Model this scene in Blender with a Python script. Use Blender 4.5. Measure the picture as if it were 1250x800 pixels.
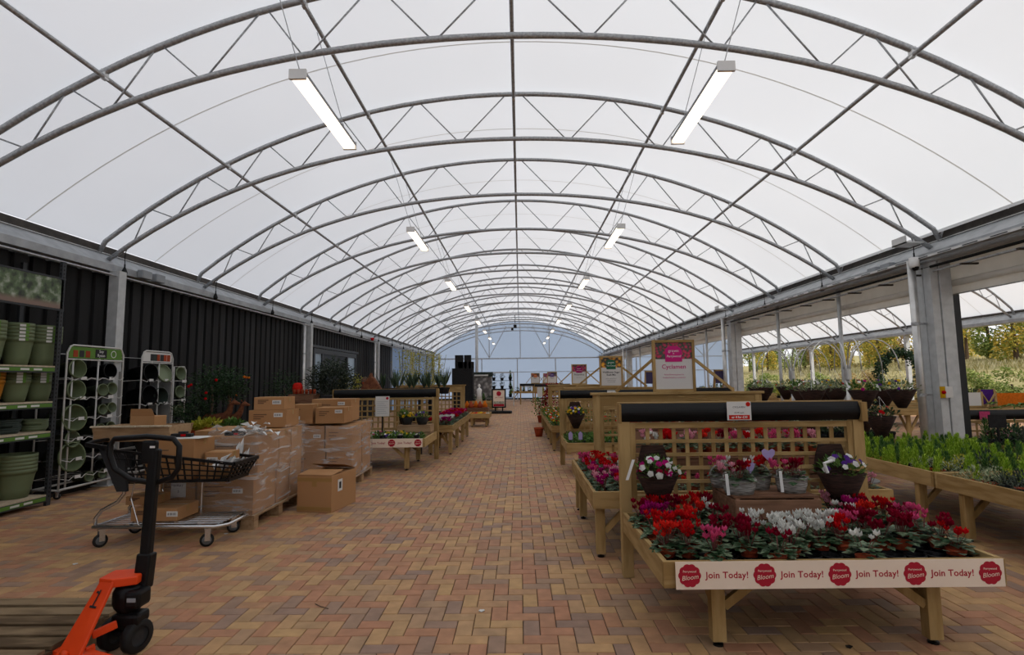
import bpy, math, random
from math import pi, sin, cos, radians as R, sqrt
from mathutils import Vector as V, Matrix as M

for o in list(bpy.data.objects): bpy.data.objects.remove(o)
scene = bpy.context.scene
col = scene.collection
rnd = random.Random(7)

# ------------------------------------------------------------------ camera
F, PITCH, YAW, ROLL, HC = 660.96, .0966, -.0137, -.0111, 1.55
_fw = V((sin(YAW)*cos(PITCH), cos(YAW)*cos(PITCH), sin(PITCH)))
_rt = V((cos(YAW), -sin(YAW), 0)); _up = _rt.cross(_fw)
RT = cos(ROLL)*_rt + sin(ROLL)*_up; UP = -sin(ROLL)*_rt + cos(ROLL)*_up
CAM = V((0, 0, HC))
cd = bpy.data.cameras.new('camera'); co = bpy.data.objects.new('camera', cd); col.objects.link(co)
cd.sensor_width = 36; cd.lens = F/1250*36; cd.clip_end = 400
m = M((RT, UP, -_fw)).transposed().to_4x4(); m.translation = CAM; co.matrix_world = m
scene.camera = co
def P(u, v, z=None, Y=None, X=None):
    d = _fw + RT*(u-625)/F - UP*(v-400)/F
    t = Y/d.y if Y is not None else X/d.x if X is not None else (z-HC)/d.z
    return CAM + d*t
def pix(p):
    d = V(p)-CAM; w = d.dot(_fw)
    return (625+F*d.dot(RT)/w, 400-F*d.dot(UP)/w, w)

# ------------------------------------------------------------------ world, sun, exposure
w = bpy.data.worlds.new('World'); scene.world = w; w.use_nodes = True
nt = w.node_tree; bg = nt.nodes['Background']
tc = nt.nodes.new('ShaderNodeTexCoord'); sp = nt.nodes.new('ShaderNodeSeparateXYZ'); rp = nt.nodes.new('ShaderNodeValToRGB')
nt.links.new(tc.outputs['Generated'], sp.inputs[0]); nt.links.new(sp.outputs['Z'], rp.inputs[0])
rp.color_ramp.elements[0].position = .0; rp.color_ramp.elements[0].color = (.97, .97, 1, 1)
rp.color_ramp.elements[1].position = .7; rp.color_ramp.elements[1].color = (.84, .885, 1, 1)
nt.links.new(rp.outputs[0], bg.inputs[0]); bg.inputs[1].default_value = 1.0
sd = bpy.data.lights.new('sun', 'SUN'); sd.energy = 3.0; sd.angle = R(3); sd.color = (1, .93, .82)
so = bpy.data.objects.new('sun', sd); col.objects.link(so)
so.rotation_euler = V((-.52, .54, -.66)).to_track_quat('-Z', 'Y').to_euler()
vs = scene.view_settings
vs.view_transform = 'Standard'; vs.look = 'None'; vs.gamma = 1; vs.use_curve_mapping = False
vs.exposure = 0.2

# ------------------------------------------------------------------ helpers
class MB:
    def __init__(s): s.v = []; s.f = []; s.mi = []; s.cur = 0
    def add(s, vs, fs):
        n = len(s.v); s.v += [tuple(x) for x in vs]; s.f += [tuple(i+n for i in f) for f in fs]; s.mi += [s.cur]*len(fs); return s
    def box(s, c, d, rot=None):
        x, y, z = d[0]/2, d[1]/2, d[2]/2
        p = [V((a*x, b*y, e*z)) for e in (-1, 1) for b in (-1, 1) for a in (-1, 1)]
        if rot is not None: p = [rot @ q for q in p]
        c = V(c)
        return s.add([q+c for q in p], [(0,2,3,1),(4,5,7,6),(0,1,5,4),(2,6,7,3),(0,4,6,2),(1,3,7,5)])
    def b2(s, x0, x1, y0, y1, z0, z1): return s.box(((x0+x1)/2,(y0+y1)/2,(z0+z1)/2),(abs(x1-x0),abs(y1-y0),abs(z1-z0)))
    def bar(s, a, b, w, h, ref=(0,0,1)):
        a, b = V(a), V(b); d = (b-a); L = d.length; d.normalize(); r = V(ref)
        if abs(d.dot(r)) > .98: r = V((0,1,0))
        x = d.cross(r).normalized(); z = x.cross(d)
        return s.box((a+b)/2, (w, L, h), M((x, d, z)).transposed())
    def tube(s, pts, r, n=8, closed=False, cap=True):
        pts = [V(p) for p in pts]; k = len(pts); rings = []; up = None
        for i, p in enumerate(pts):
            if closed: d = pts[(i+1) % k]-pts[i-1]
            else: d = pts[min(i+1, k-1)]-pts[max(i-1, 0)]
            d.normalize()
            if up is None: up = V((0,0,1)) if abs(d.z) < .9 else V((1,0,0))
            x = d.cross(up)
            if x.length < 1e-4: x = d.cross(V((.3,1,.2)))
            x.normalize(); up = x.cross(d); rr = r[i] if isinstance(r, (list,tuple)) else r
            rings.append([p+x*cos(2*pi*j/n)*rr+up*sin(2*pi*j/n)*rr for j in range(n)])
        vs = [q for g in rings for q in g]; fs = []
        for i in range(k if closed else k-1):
            a, b = i*n, ((i+1) % k)*n
            fs += [(a+j, a+(j+1)%n, b+(j+1)%n, b+j) for j in range(n)]
        if cap and not closed: fs += [tuple(range(n-1,-1,-1)), tuple((k-1)*n+j for j in range(n))]
        return s.add(vs, fs)
    def lathe(s, prof, n=16, c=(0,0,0), rot=None, sx=1, sy=1, wob=None, cap=False):
        c = V(c); vs = []; fs = []
        for i, (r, z) in enumerate(prof):
            for j in range(n):
                a = 2*pi*j/n; k = 1 if wob is None else wob(a, i)
                q = V((r*cos(a)*sx*k, r*sin(a)*sy*k, z)); vs.append((rot @ q if rot is not None else q)+c)
        for i in range(len(prof)-1):
            fs += [(i*n+j, i*n+(j+1)%n, (i+1)*n+(j+1)%n, (i+1)*n+j) for j in range(n)]
        if cap and prof[0][0] > 1e-4: fs.append(tuple(range(n-1,-1,-1)))
        return s.add(vs, fs)
    def prism(s, poly, t, fn):   # 2d outline, thickness t; fn(a,b,c)->3d point
        n = len(poly); vs = [fn(a, b, 0) for a, b in poly]+[fn(a, b, t) for a, b in poly]
        return s.add(vs, [tuple(range(n-1,-1,-1)), tuple(range(n, 2*n))]+[(i, (i+1)%n, n+(i+1)%n, n+i) for i in range(n)])
    def leaf(s, p, d, up, L, W, cup=.15):
        d = V(d).normalized(); x = d.cross(V(up))
        if x.length < 1e-3: x = d.cross(V((1,.2,.1)))
        x.normalize(); n = x.cross(d); p = V(p)
        return s.add([p, p+d*L*.45+x*W*.5+n*cup*L, p+d*L, p+d*L*.45-x*W*.5+n*cup*L, p+d*L*.5], [(0,1,4),(1,2,4),(2,3,4),(3,0,4)])
    def mesh(s, name, mats, smooth=False):
        me = bpy.data.meshes.new(name); me.from_pydata(s.v, [], s.f)
        for mt in (mats if isinstance(mats, (list,tuple)) else [mats]): me.materials.append(mt)
        me.polygons.foreach_set('material_index', s.mi)
        if smooth: me.polygons.foreach_set('use_smooth', [True]*len(s.f))
        me.update(); return me
    def build(s, name, mats, parent=None, loc=None, rot=None, smooth=False, bevel=0):
        return ob(name, s.mesh(name, mats, smooth), parent, loc, rot, bevel)
def ob(name, data, parent=None, loc=None, rot=None, bevel=0):
    o = bpy.data.objects.new(name, data); col.objects.link(o)
    if parent is not None: o.parent = parent
    if loc is not None: o.location = loc
    if rot is not None: o.rotation_euler = rot if not isinstance(rot, (int,float)) else (0,0,rot)
    if bevel:
        b = o.modifiers.new('bevel', 'BEVEL'); b.width = bevel; b.segments = 2; b.limit_method = 'ANGLE'
    return o
def tag(o, label=None, cat=None, group=None, kind=None):
    if label: o['label'] = label
    if cat: o['category'] = cat
    if group: o['group'] = group
    if kind: o['kind'] = kind
    return o
def thing(name, label, cat, loc=(0,0,0), rz=0, group=None):
    o = ob(name, None, None, loc, (0,0,rz)); o.empty_display_size = .1
    return tag(o, label, cat, group)
def dup(o, loc=None, rz=None, label=None, group=None, parent=None, rot=None):
    c = o.copy(); col.objects.link(c); c.parent = parent
    if loc is not None: c.location = loc
    if rz is not None: c.rotation_euler = (0,0,rz)
    if rot is not None: c.rotation_euler = rot
    if label: c['label'] = label
    if group: c['group'] = group
    for ch in list(o.children): dup(ch, parent=c)
    return c
def text_mesh(txt, size, mat, name='lettering', shear=0, bold=0, align='CENTER', space=1):
    cu = bpy.data.curves.new('t', 'FONT'); cu.body = txt; cu.size = size; cu.align_x = align; cu.align_y = 'CENTER'
    cu.shear = shear; cu.offset = bold; cu.extrude = .0004; cu.resolution_u = 3; cu.space_character = space
    t = bpy.data.objects.new('t', cu); col.objects.link(t)
    me = bpy.data.meshes.new_from_object(t.evaluated_get(bpy.context.evaluated_depsgraph_get()))
    bpy.data.objects.remove(t); me.name = name; me.materials.clear(); me.materials.append(mat); return me

# ------------------------------------------------------------------ materials
def mat(name, c1, c2=None, rough=.6, metal=0, scale=8, stretch=(1,1,1), bump=0, bscale=None, obj_rand=0, spec=.2, island=0, detail=3, lo=.35, hi=.65, trans=0):
    mt = bpy.data.materials.new(name); mt.use_nodes = True; n = mt.node_tree; b = n.nodes['Principled BSDF']
    b.inputs['Roughness'].default_value = rough; b.inputs['Metallic'].default_value = metal
    b.inputs['Specular IOR Level'].default_value = spec
    N = n.nodes.new; L = n.links.new
    if c2 is None and not bump: b.inputs['Base Color'].default_value = (*c1, 1)
    else:
        tc = N('ShaderNodeTexCoord'); mp = N('ShaderNodeMapping'); mp.inputs['Scale'].default_value = stretch
        L(tc.outputs['Object'], mp.inputs[0])
        src = mp.outputs[0]
        if obj_rand:
            oi = N('ShaderNodeObjectInfo'); ad = N('ShaderNodeVectorMath'); ad.operation = 'MULTIPLY_ADD'
            cb = N('ShaderNodeCombineXYZ')
            for i in range(3): L(oi.outputs['Random'], cb.inputs[i])
            L(cb.outputs[0], ad.inputs[0]); ad.inputs[1].default_value = (37, 19, 53); L(src, ad.inputs[2]); src = ad.outputs[0]
        nz = N('ShaderNodeTexNoise'); nz.inputs['Scale'].default_value = scale; nz.inputs['Detail'].default_value = detail
        L(src, nz.inputs['Vector'])
        cr = N('ShaderNodeValToRGB'); e = cr.color_ramp.elements
        e[0].position = lo; e[0].color = (*c1, 1); e[1].position = hi; e[1].color = (*(c2 or c1), 1)
        fac = nz.outputs['Fac']
        if obj_rand or island:
            mx = N('ShaderNodeMath'); mx.operation = 'MULTIPLY_ADD'
            if island: g = N('ShaderNodeNewGeometry'); r = g.outputs['Random Per Island']; k = island
            else: r = oi.outputs['Random']; k = obj_rand
            sb = N('ShaderNodeMath'); sb.operation = 'SUBTRACT'; L(r, sb.inputs[0]); sb.inputs[1].default_value = .5
            L(sb.outputs[0], mx.inputs[0]); mx.inputs[1].default_value = k; L(fac, mx.inputs[2]); fac = mx.outputs[0]
        L(fac, cr.inputs[0]); L(cr.outputs[0], b.inputs['Base Color'])
        if bump:
            bp = N('ShaderNodeBump'); bp.inputs['Strength'].default_value = bump; bp.inputs['Distance'].default_value = .01
            n2 = nz
            if bscale:
                n2 = N('ShaderNodeTexNoise'); n2.inputs['Scale'].default_value = bscale; n2.inputs['Detail'].default_value = 4; L(src, n2.inputs['Vector'])
            L(n2.outputs['Fac'], bp.inputs['Height']); L(bp.outputs[0], b.inputs['Normal'])
    if trans:
        tb = N('ShaderNodeBsdfTranslucent'); ms = N('ShaderNodeMixShader'); ms.inputs[0].default_value = trans
        s = b.inputs['Base Color']
        if s.is_linked: L(s.links[0].from_socket, tb.inputs[0])
        else: tb.inputs[0].default_value = s.default_value
        out = n.nodes['Material Output']; L(b.outputs[0], ms.inputs[1]); L(tb.outputs[0], ms.inputs[2]); L(ms.outputs[0], out.inputs[0])
    return mt
def membrane(name, ct, cd_, f):
    mt = bpy.data.materials.new(name); mt.use_nodes = True; n = mt.node_tree; n.nodes.remove(n.nodes['Principled BSDF'])
    N = n.nodes.new; L = n.links.new
    t = N('ShaderNodeBsdfTranslucent'); d = N('ShaderNodeBsdfDiffuse'); x = N('ShaderNodeMixShader')
    tc = N('ShaderNodeTexCoord'); nz = N('ShaderNodeTexNoise'); nz.inputs['Scale'].default_value = .35; nz.inputs['Detail'].default_value = 2
    L(tc.outputs['Object'], nz.inputs['Vector']); cr = N('ShaderNodeValToRGB'); L(nz.outputs['Fac'], cr.inputs[0])
    cr.color_ramp.elements[0].position = .3; cr.color_ramp.elements[1].position = .7
    cr.color_ramp.elements[0].color = (*[c*.95 for c in ct], 1); cr.color_ramp.elements[1].color = (*ct, 1)
    L(cr.outputs[0], t.inputs[0]); d.inputs[0].default_value = (*cd_, 1); x.inputs[0].default_value = f
    L(d.outputs[0], x.inputs[1]); L(t.outputs[0], x.inputs[2]); L(x.outputs[0], n.nodes['Material Output'].inputs[0]); return mt
def emis(name, c, s):
    mt = bpy.data.materials.new(name); mt.use_nodes = True; b = mt.node_tree.nodes['Principled BSDF']
    b.inputs['Base Color'].default_value = (*c, 1); b.inputs['Emission Color'].default_value = (*c, 1); b.inputs['Emission Strength'].default_value = s; return mt

K = {}
K['steel'] = mat('galvanised steel', (.30,.31,.32), (.46,.47,.48), rough=.5, metal=.55, scale=30, bump=.05)
K['steelpost'] = mat('galvanised post', (.46,.475,.48), (.54,.555,.56), rough=.6, metal=.2, scale=10, detail=5)
K['pipe'] = mat('bright pipe', (.5,.5,.49), (.62,.62,.61), rough=.35, metal=.6, scale=6)
K['gutter'] = mat('gutter grey', (.30,.315,.33), (.40,.415,.43), rough=.5, metal=.25, scale=5)
K['flash'] = mat('dark flashing', (.035,.03,.026), (.06,.05,.042), rough=.7, scale=6)
K['clad'] = mat('black cladding', (.013,.013,.0135), (.026,.026,.027), rough=.62, scale=3, stretch=(1,1,.15), obj_rand=.3, spec=.12)
K['roof'] = membrane('roof membrane', (.835,.855,.875), (.91,.91,.91), .48)
K['seam'] = membrane('seam', (.74,.71,.66), (.62,.6,.57), .5)
K['bluefilm'] = membrane('blue sheeting', (.36,.425,.515), (.40,.46,.54), .8)
K['blind'] = mat('blind canvas', (.80,.78,.74), (.86,.84,.80), rough=.9, scale=4, trans=.5)
K['black'] = mat('black plastic', (.005,.005,.0055), rough=.42, spec=.22)
K['blackm'] = mat('black matt', (.012,.012,.013), (.02,.02,.021), rough=.8, scale=20, spec=.15)
K['dark'] = mat('dark grey', (.025,.026,.028), rough=.5)
K['white'] = mat('white', (.72,.72,.71), rough=.5)
K['wire'] = mat('white coated wire', (.55,.54,.52), rough=.4)
K['chrome'] = mat('chrome', (.6,.6,.6), rough=.25, metal=.9)
K['grey'] = mat('grey plastic', (.28,.30,.32), rough=.5)
K['wood'] = mat('treated pine', (.275,.172,.066), (.42,.285,.125), rough=.75, scale=3.2, stretch=(6,6,1.0), bump=.12, obj_rand=.35, detail=6, spec=.1)
K['woodx'] = mat('treated pine x', (.275,.172,.066), (.42,.285,.125), rough=.75, scale=3.2, stretch=(1.0,7,7), bump=.12, obj_rand=.35, detail=6, spec=.1)
K['woody'] = mat('treated pine y', (.275,.172,.066), (.42,.285,.125), rough=.75, scale=3.2, stretch=(7,1.0,7), bump=.12, obj_rand=.35, detail=6, spec=.1)
K['pallet'] = mat('old pallet wood', (.09,.06,.034), (.22,.155,.09), rough=.9, scale=3, stretch=(1.2,5,5), bump=.15, obj_rand=.5, detail=7, spec=.1)
K['palletnew'] = mat('pallet wood', (.26,.155,.08), (.38,.25,.14), rough=.85, scale=4, stretch=(1,6,6), bump=.15, obj_rand=.3, detail=5)
K['crate'] = mat('brown crate wood', (.13,.062,.034), (.24,.125,.075), rough=.8, scale=3.5, stretch=(1,9,9), bump=.2, obj_rand=.4, detail=6)
K['card'] = mat('cardboard', (.34,.175,.075), (.40,.215,.098), rough=.85, scale=2.5, obj_rand=.5, spec=.15)
K['tape'] = mat('packing tape', (.33,.19,.065), rough=.3)
K['print'] = mat('brown print', (.13,.07,.04), rough=.8)
K['paper'] = mat('paper label', (.62,.61,.59), rough=.6)
K['ink'] = mat('black ink', (.02,.02,.022), rough=.7)
K['terra'] = mat('terracotta', (.27,.042,.014), (.34,.06,.022), rough=.8, scale=9, obj_rand=.4)
K['soil'] = mat('compost', (.012,.008,.006), (.03,.02,.013), rough=1, scale=60, bump=.5)
K['sage'] = mat('sage plastic', (.13,.165,.085), (.15,.185,.10), rough=.5, scale=2, spec=.25)
K['sagelite'] = mat('sage inner', (.20,.24,.15), rough=.5)
K['ochre'] = mat('ochre plastic', (.42,.16,.012), rough=.45)
K['slate'] = mat('slate green', (.03,.042,.034), rough=.5)
K['orange'] = mat('truck orange', (.66,.050,.006), (.74,.065,.010), rough=.4, scale=4, spec=.25)
K['rubber'] = mat('rubber', (.012,.012,.012), rough=.6)
K['red'] = mat('badge red', (.38,.012,.03), rough=.6)
K['cream'] = mat('banner cream', (.78,.65,.53), (.82,.69,.57), rough=.7, scale=2)
K['magenta'] = mat('sign magenta', (.52,.012,.17), rough=.6)
K['green'] = mat('sign green', (.018,.11,.055), rough=.6)
K['limegreen'] = mat('price strip green', (.10,.21,.035), rough=.6)
K['board'] = mat('chipboard', (.42,.34,.235), (.52,.44,.32), rough=.8, scale=25)
K['wicker'] = mat('brown wicker', (.018,.009,.007), (.05,.024,.018), rough=.8, scale=14, stretch=(1,1,9), bump=.8)
K['greywick'] = mat('grey wicker', (.16,.155,.145), (.42,.41,.39), rough=.8, scale=16, stretch=(1,1,7), bump=.8)
K['leaf'] = mat('leaf dark', (.014,.04,.016), (.055,.105,.045), rough=.55, scale=30, island=.5, trans=.15)
K['leafcyc'] = mat('cyclamen leaf', (.03,.075,.03), (.23,.29,.18), rough=.5, scale=60, island=.4, lo=.4, hi=.75, trans=.12)
K['leafmid'] = mat('leaf mid', (.045,.11,.02), (.13,.23,.05), rough=.55, scale=20, island=.6, trans=.2)
K['conifer'] = mat('lime conifer', (.20,.36,.02), (.50,.66,.08), rough=.6, scale=10, island=.6, trans=.2)
K['conifer2'] = mat('deep conifer', (.045,.12,.03), (.13,.23,.06), rough=.6, scale=10, island=.6, trans=.15)
K['yellowleaf'] = mat('golden leaf', (.26,.28,.02), (.55,.50,.07), rough=.6, scale=10, island=.6, trans=.2)
K['paleleaf'] = mat('variegated leaf', (.12,.17,.08), (.42,.46,.28), rough=.6, scale=10, island=.6, trans=.2)
K['olive'] = mat('olive leaf', (.03,.045,.03), (.09,.11,.08), rough=.6, scale=10, island=.6, trans=.1)
K['bark'] = mat('bark', (.06,.04,.028), (.13,.09,.06), rough=.9, scale=20, bump=.5)
for nme, c in dict(p_red=(.60,.008,.012), p_crim=(.26,.004,.025), p_mag=(.40,.008,.15), p_pink=(.72,.09,.24), p_pale=(.80,.36,.45), p_white=(.80,.80,.76), p_yel=(.75,.45,.02), p_or=(.75,.20,.02), p_pur=(.10,.03,.25), p_scar=(.75,.03,.02)).items():
    K[nme] = mat(nme, tuple(x*.75 for x in c), c, rough=.7, scale=25, island=.6, trans=.3, spec=.04)
K['stem'] = mat('flower stem', (.16,.05,.045), rough=.6)
K['rust'] = mat('rusty metal', (.11,.035,.018), (.20,.075,.035), rough=.85, scale=18, bump=.3)
K['film'] = None
K['slatepur'] = mat('slate purple', (.045,.035,.09), rough=.6)
# ------------------------------------------------------------------ hall dimensions
XC = -.05; S = 2.6527; Y1 = 5.8238; YEND = 43.5
YA = [Y1+(n-1)*S for n in range(-2, 16)]          # truss positions
def ztop(x): return 6.22-.0472*x*x-.000155*x**4
def zbot(x): return 5.46-.0321*x*x-.000288*x**4
YB = YA[0]-S*.6

# ------------------------------------------------------------------ floor and pavers
def paver_mat(name, island):
    mt = bpy.data.materials.new(name); mt.use_nodes = True; n = mt.node_tree; b = n.nodes['Principled BSDF']; N = n.nodes.new; L = n.links.new
    if island: g = N('ShaderNodeNewGeometry'); r = g.outputs['Random Per Island']
    else: g = N('ShaderNodeObjectInfo'); r = g.outputs['Random']
    cr = N('ShaderNodeValToRGB'); L(r, cr.inputs[0]); e = cr.color_ramp
    cols = [(0, (0.342, 0.177, 0.1)), (0.18, (0.393, 0.187, 0.105)), (0.36, (0.393, 0.225, 0.115)), (0.52, (0.456, 0.273, 0.125)), (0.66, (0.268, 0.171, 0.125)), (0.8, (0.308, 0.193, 0.125)), (0.9, (0.393, 0.241, 0.12)), (1, (0.467, 0.284, 0.125))]
    e.interpolation = 'LINEAR'
    e.elements[0].color = (*cols[0][1],1); e.elements[1].color = (*cols[-1][1],1)
    for p_, c in cols[1:-1]: e.elements.new(p_).color = (*c,1)
    tc = N('ShaderNodeTexCoord'); nz = N('ShaderNodeTexNoise'); nz.inputs['Scale'].default_value = 9; nz.inputs['Detail'].default_value = 5
    geo = N('ShaderNodeNewGeometry'); L(geo.outputs['Position'], nz.inputs['Vector'])
    mx = N('ShaderNodeMix'); mx.data_type = 'RGBA'; mx.blend_type = 'OVERLAY'; mx.inputs[0].default_value = .4
    L(cr.outputs[0], mx.inputs[6]); L(nz.outputs['Fac'], mx.inputs[7]); L(mx.outputs[2], b.inputs['Base Color'])
    b.inputs['Roughness'].default_value = .65; b.inputs['Specular IOR Level'].default_value = .22
    bp = N('ShaderNodeBump'); bp.inputs['Strength'].default_value = .12; bp.inputs['Distance'].default_value = .004
    n2 = N('ShaderNodeTexNoise'); n2.inputs['Scale'].default_value = 120; L(geo.outputs['Position'], n2.inputs['Vector']); L(n2.outputs['Fac'], bp.inputs['Height']); L(bp.outputs[0], b.inputs['Normal'])
    return mt
K['paver1'] = paver_mat('paver single', False); K['paverN'] = paver_mat('paver field', True)
K['joint'] = mat('joint sand', (.035,.025,.018), (.06,.042,.03), rough=1, scale=30)
g = MB(); g.b2(-6.85, 17.6, YB, YEND, -.12, -.008)
floor = tag(g.build('floor', K['joint']), kind='structure')
U = .105; gap = .0022
def paver_mb(sx, sy, g=None, c=(0,0,0), z=0):
    g = g or MB(); x, y = sx/2-gap, sy/2-gap; k = .0035; cx, cy, _ = c
    vs = [(cx+a*(x-q), cy+b*(y-q), z-h) for q, h in ((k,0),(0,k),(0,.03)) for a, b in ((-1,-1),(1,-1),(1,1),(-1,1))]
    return g.add(vs, [(0,1,2,3)]+[(4+j, 4+(j+1)%4, (j+1)%4, j) for j in range(4)]+[(8+j, 8+(j+1)%4, 4+(j+1)%4, 4+j) for j in range(4)])
cand = []
for i in range(int(-6.6/U), int(17.4/U)):
    for j in range(int(YB/U)+1, int(YEND/U)-1):
        d = (i-j) % 4
        if d == 0: cand.append(((i+1)*U, (j+.5)*U, 0))
        elif d == 3: cand.append(((i+.5)*U, (j+1)*U, 1))
scored = []
for k, (x, y, o) in enumerate(cand):
    if y > 2.5 and y < 6:
        u, v, wd = pix((x, y, 0))
        if 0 <= u <= 1250 and v < 806 and not (u < 110 and v > 725) and not (u > 860 and v > 745) and not (u<190 and v>690): scored.append((wd, k))
scored.sort(); near = {k for _, k in scored[:300]}
pm = [paver_mb(2*U, U).mesh('paver', K['paver1']), paver_mb(U, 2*U).mesh('paver', K['paver1'])]
big = MB()
for k, (x, y, o) in enumerate(cand):
    z = rnd.uniform(-.0015, .0012)
    if k in near:
        p = ob('paver', pm[o], floor, (x, y, z), (rnd.uniform(-.004,.004), rnd.uniform(-.004,.004), 0))
    else: paver_mb(2*U if o == 0 else U, U if o == 0 else 2*U, big, (x, y, 0), z)
bigo = big.build('paver_field', K['paverN'], floor); bigo['kind'] = 'stuff'

# ------------------------------------------------------------------ roof membrane
def roof_sheet(xc, hw, kx, y0, y1, zoff=.08, n=40):
    g = MB(); vs = []; m_ = 2
    ys = [y0+(y1-y0)*j/m_ for j in range(m_+1)]
    for y in ys:
        for i in range(n+1):
            x = -hw+2*hw*i/n; vs.append((xc+x, y, ztop(x*kx)+zoff))
    g.add(vs, [(j*(n+1)+i, j*(n+1)+i+1, (j+1)*(n+1)+i+1, (j+1)*(n+1)+i) for j in range(m_) for i in range(n)])
    return g
ceil_ = tag(roof_sheet(XC, 6.75, 1, YB, YEND).build('ceiling', K['roof'], smooth=True), kind='structure')
def seam(y, xc, hw, kx, parent):
    g = MB(); n = 40; vs = []
    for i in range(n+1):
        x = -hw+2*hw*i/n; z = ztop(x*kx)+.073
        vs += [(xc+x, y-.012, z), (xc+x, y+.012, z)]
    return g.add(vs, [(2*i, 2*i+2, 2*i+3, 2*i+1) for i in range(n)]).build('seam', K['seam'], parent)
for y in YA[2:]: seam(y+S*.52, XC, 6.75, 1, ceil_) if y+S*.52 < YEND else None

# ------------------------------------------------------------------ roof trusses
def arc(fn, x0, x1, n, kx=1): return [(x0+(x1-x0)*i/n, 0, fn((x0+(x1-x0)*i/n)*kx)) for i in range(n+1)]
TN = [.14, 1.53, 1.63, 2.80, 2.90, 4.0, 4.10, 5.03, 5.11, 5.90, 5.97]
BN = [.83, .93, 2.29, 2.40, 3.47, 3.57, 4.55, 4.64, 5.45, 5.53, 6.15]
def make_truss(hw, label, group):
    k = 6.62/hw
    t = thing('roof_truss', label, 'roof truss', (0,0,0), 0, group)
    MB().tube([(-hw-.13/k,0,3.60)]+arc(ztop, -hw, hw, 36, k)+[(hw+.13/k,0,3.60)], .037, 8).build('top_chord', K['steel'], t, smooth=True)
    MB().tube(arc(lambda x: max(zbot(x), 3.5), -hw+.04, hw-.04, 36, k), .037, 8).build('bottom_chord', K['steel'], t, smooth=True)
    for s in (-1, 1):
        seq = []
        for i in range(11):
            a = (s*TN[i]/k, 0, ztop(TN[i])-.02); b = (s*BN[i]/k, 0, zbot(BN[i])+.02); seq.append((a, b))
        for a, b in seq: MB().tube([a, b], .0105, 6).build('strut', K['steel'], t, smooth=True)
    return t
tr0 = make_truss(6.62, 'galvanised lattice roof arch spanning the main hall above the aisle', 'roof arches of the main hall')
for i, y in enumerate(YA):
    t = tr0 if i == 0 else dup(tr0)
    t.location = (XC, y, 0); n_ = i-2
    a_ = {1:'above the trolley and the banner cyclamen bench',2:'meeting the column with the switch box',3:'above the pansy bench trellis',4:'above the narrow cyclamen bench',5:'meeting the column next after the switch box column',6:'above the pumpkin table',9:'above the pavement sign',10:'above the black tower display'}.get(n_)
    if a_: t['label'] = 'galvanised lattice roof arch '+a_
tr = make_truss(5.25, 'galvanised lattice roof arch over the planteria beyond the open side', 'roof arches of the side bay')
for i, y in enumerate(YA[2:]):
    t = tr if i == 0 else dup(tr)
    t.location = (12.0, y, 0)
side_roof = tag(roof_sheet(12.0, 5.4, 6.62/5.25, YB, YEND).build('ceiling_side_bay', K['roof'], smooth=True), kind='structure')
for y in YA[3:]: seam(y+S*.52, 12.0, 5.4, 6.62/5.25, side_roof) if y+S*.52 < YEND else None

# ------------------------------------------------------------------ purlins
def purlin(x, lab, r=.027, dz=-.07):
    z = ztop(x)+dz; t = thing('purlin', lab, 'purlin', (XC+x, 0, z), 0, 'lengthwise roof tubes')
    MB().tube([(0, YB, 0), (0, YEND, 0)], r, 8).build('tube', K['steel'], t, smooth=True)
    cm = MB().box((0, 0, .03), (.05, .06, .12)).mesh('clamp', K['pipe'])
    for y in YA[2:]: ob('clamp', cm, t, (0, y, 0))
purlin(0, 'galvanised ridge tube running along the top of the hall roof')
purlin(-2.38, 'galvanised roof tube above the lights on the black cladding side'); purlin(2.42, 'galvanised roof tube above the lights on the open side')
purlin(-4.66, 'low galvanised roof tube nearest the black cladding wall'); purlin(4.5, 'low galvanised roof tube nearest the open side')

# ------------------------------------------------------------------ gutters
def gutter(side, xg, lab):
    t = thing('gutter', lab, 'gutter', (0,0,0))
    s = side
    for nm, pts, mt in (('flashing', [(6.70,3.665),(6.76,3.82),(6.80,3.82),(6.78,3.66)], 'flash'), ('beam', [(6.44,3.35),(6.44,3.46),(6.70,3.665),(6.85,3.665),(6.85,3.35)], 'gutter')):
        MB().prism([(xg+s*(a-6.44)+0, b) for a, b in pts], YEND-YB-.12, lambda a, b, c: (a, YB+c, b)).build(nm, K[mt], t)
    MB().tube([(xg+s*.245, YB, 3.675), (xg+s*.245, YEND-.12, 3.675)], .009, 6).build('edge_wire', K['pipe'], t)
    return t
gutter(-1, XC-6.44, 'grey steel gutter beam with dark flashing above the black wall')
gutter(1, XC+6.44, 'grey steel gutter beam with dark flashing above the open side')
gutter(1, 17.1, 'grey steel gutter beam at the outer edge of the side bay')
def rod(name, lab, cat, x, z, r, y0, y1, mt):
    return tag(MB().tube([(x, y0, z), (x, y1, z)], r, 8).build(name, K[mt], smooth=True), lab, cat)
rod('service_pipe', 'thin dark pipe hung beneath the gutter beside the cladding', 'pipe', -6.40, 3.27, .016, YB, YEND, 'steel')
rod('service_pipe', 'grey conduit just beneath the gutter over the open side', 'pipe', 6.33, 3.30, .022, YB, YEND, 'gutter')
rod('service_pipe', 'black conduit running beneath the grey conduit over the open side', 'pipe', 6.36, 3.22, .022, YB, YEND, 'black')
rod('service_pipe', 'lower grey rail beneath the black conduit over the open side', 'pipe', 6.40, 3.15, .018, YB, YEND, 'steel')
t = thing('cable_tray', 'perforated cable tray fixed to the inner face of the gutter', 'cable tray')
MB().b2(6.20, 6.32, YB, YEND, 3.335, 3.345).build('tray_base', K['steel'], t)
MB().b2(6.195, 6.20, YB, YEND, 3.335, 3.37).build('tray_side', K['pipe'], t)
sm_ = MB().b2(-.0025, .0025, 0, .25, 0, .013).mesh('slot', K['dark'])
for k in range(40): ob('slot', sm_, t, (6.192, 5+k*.45, 3.345))
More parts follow.
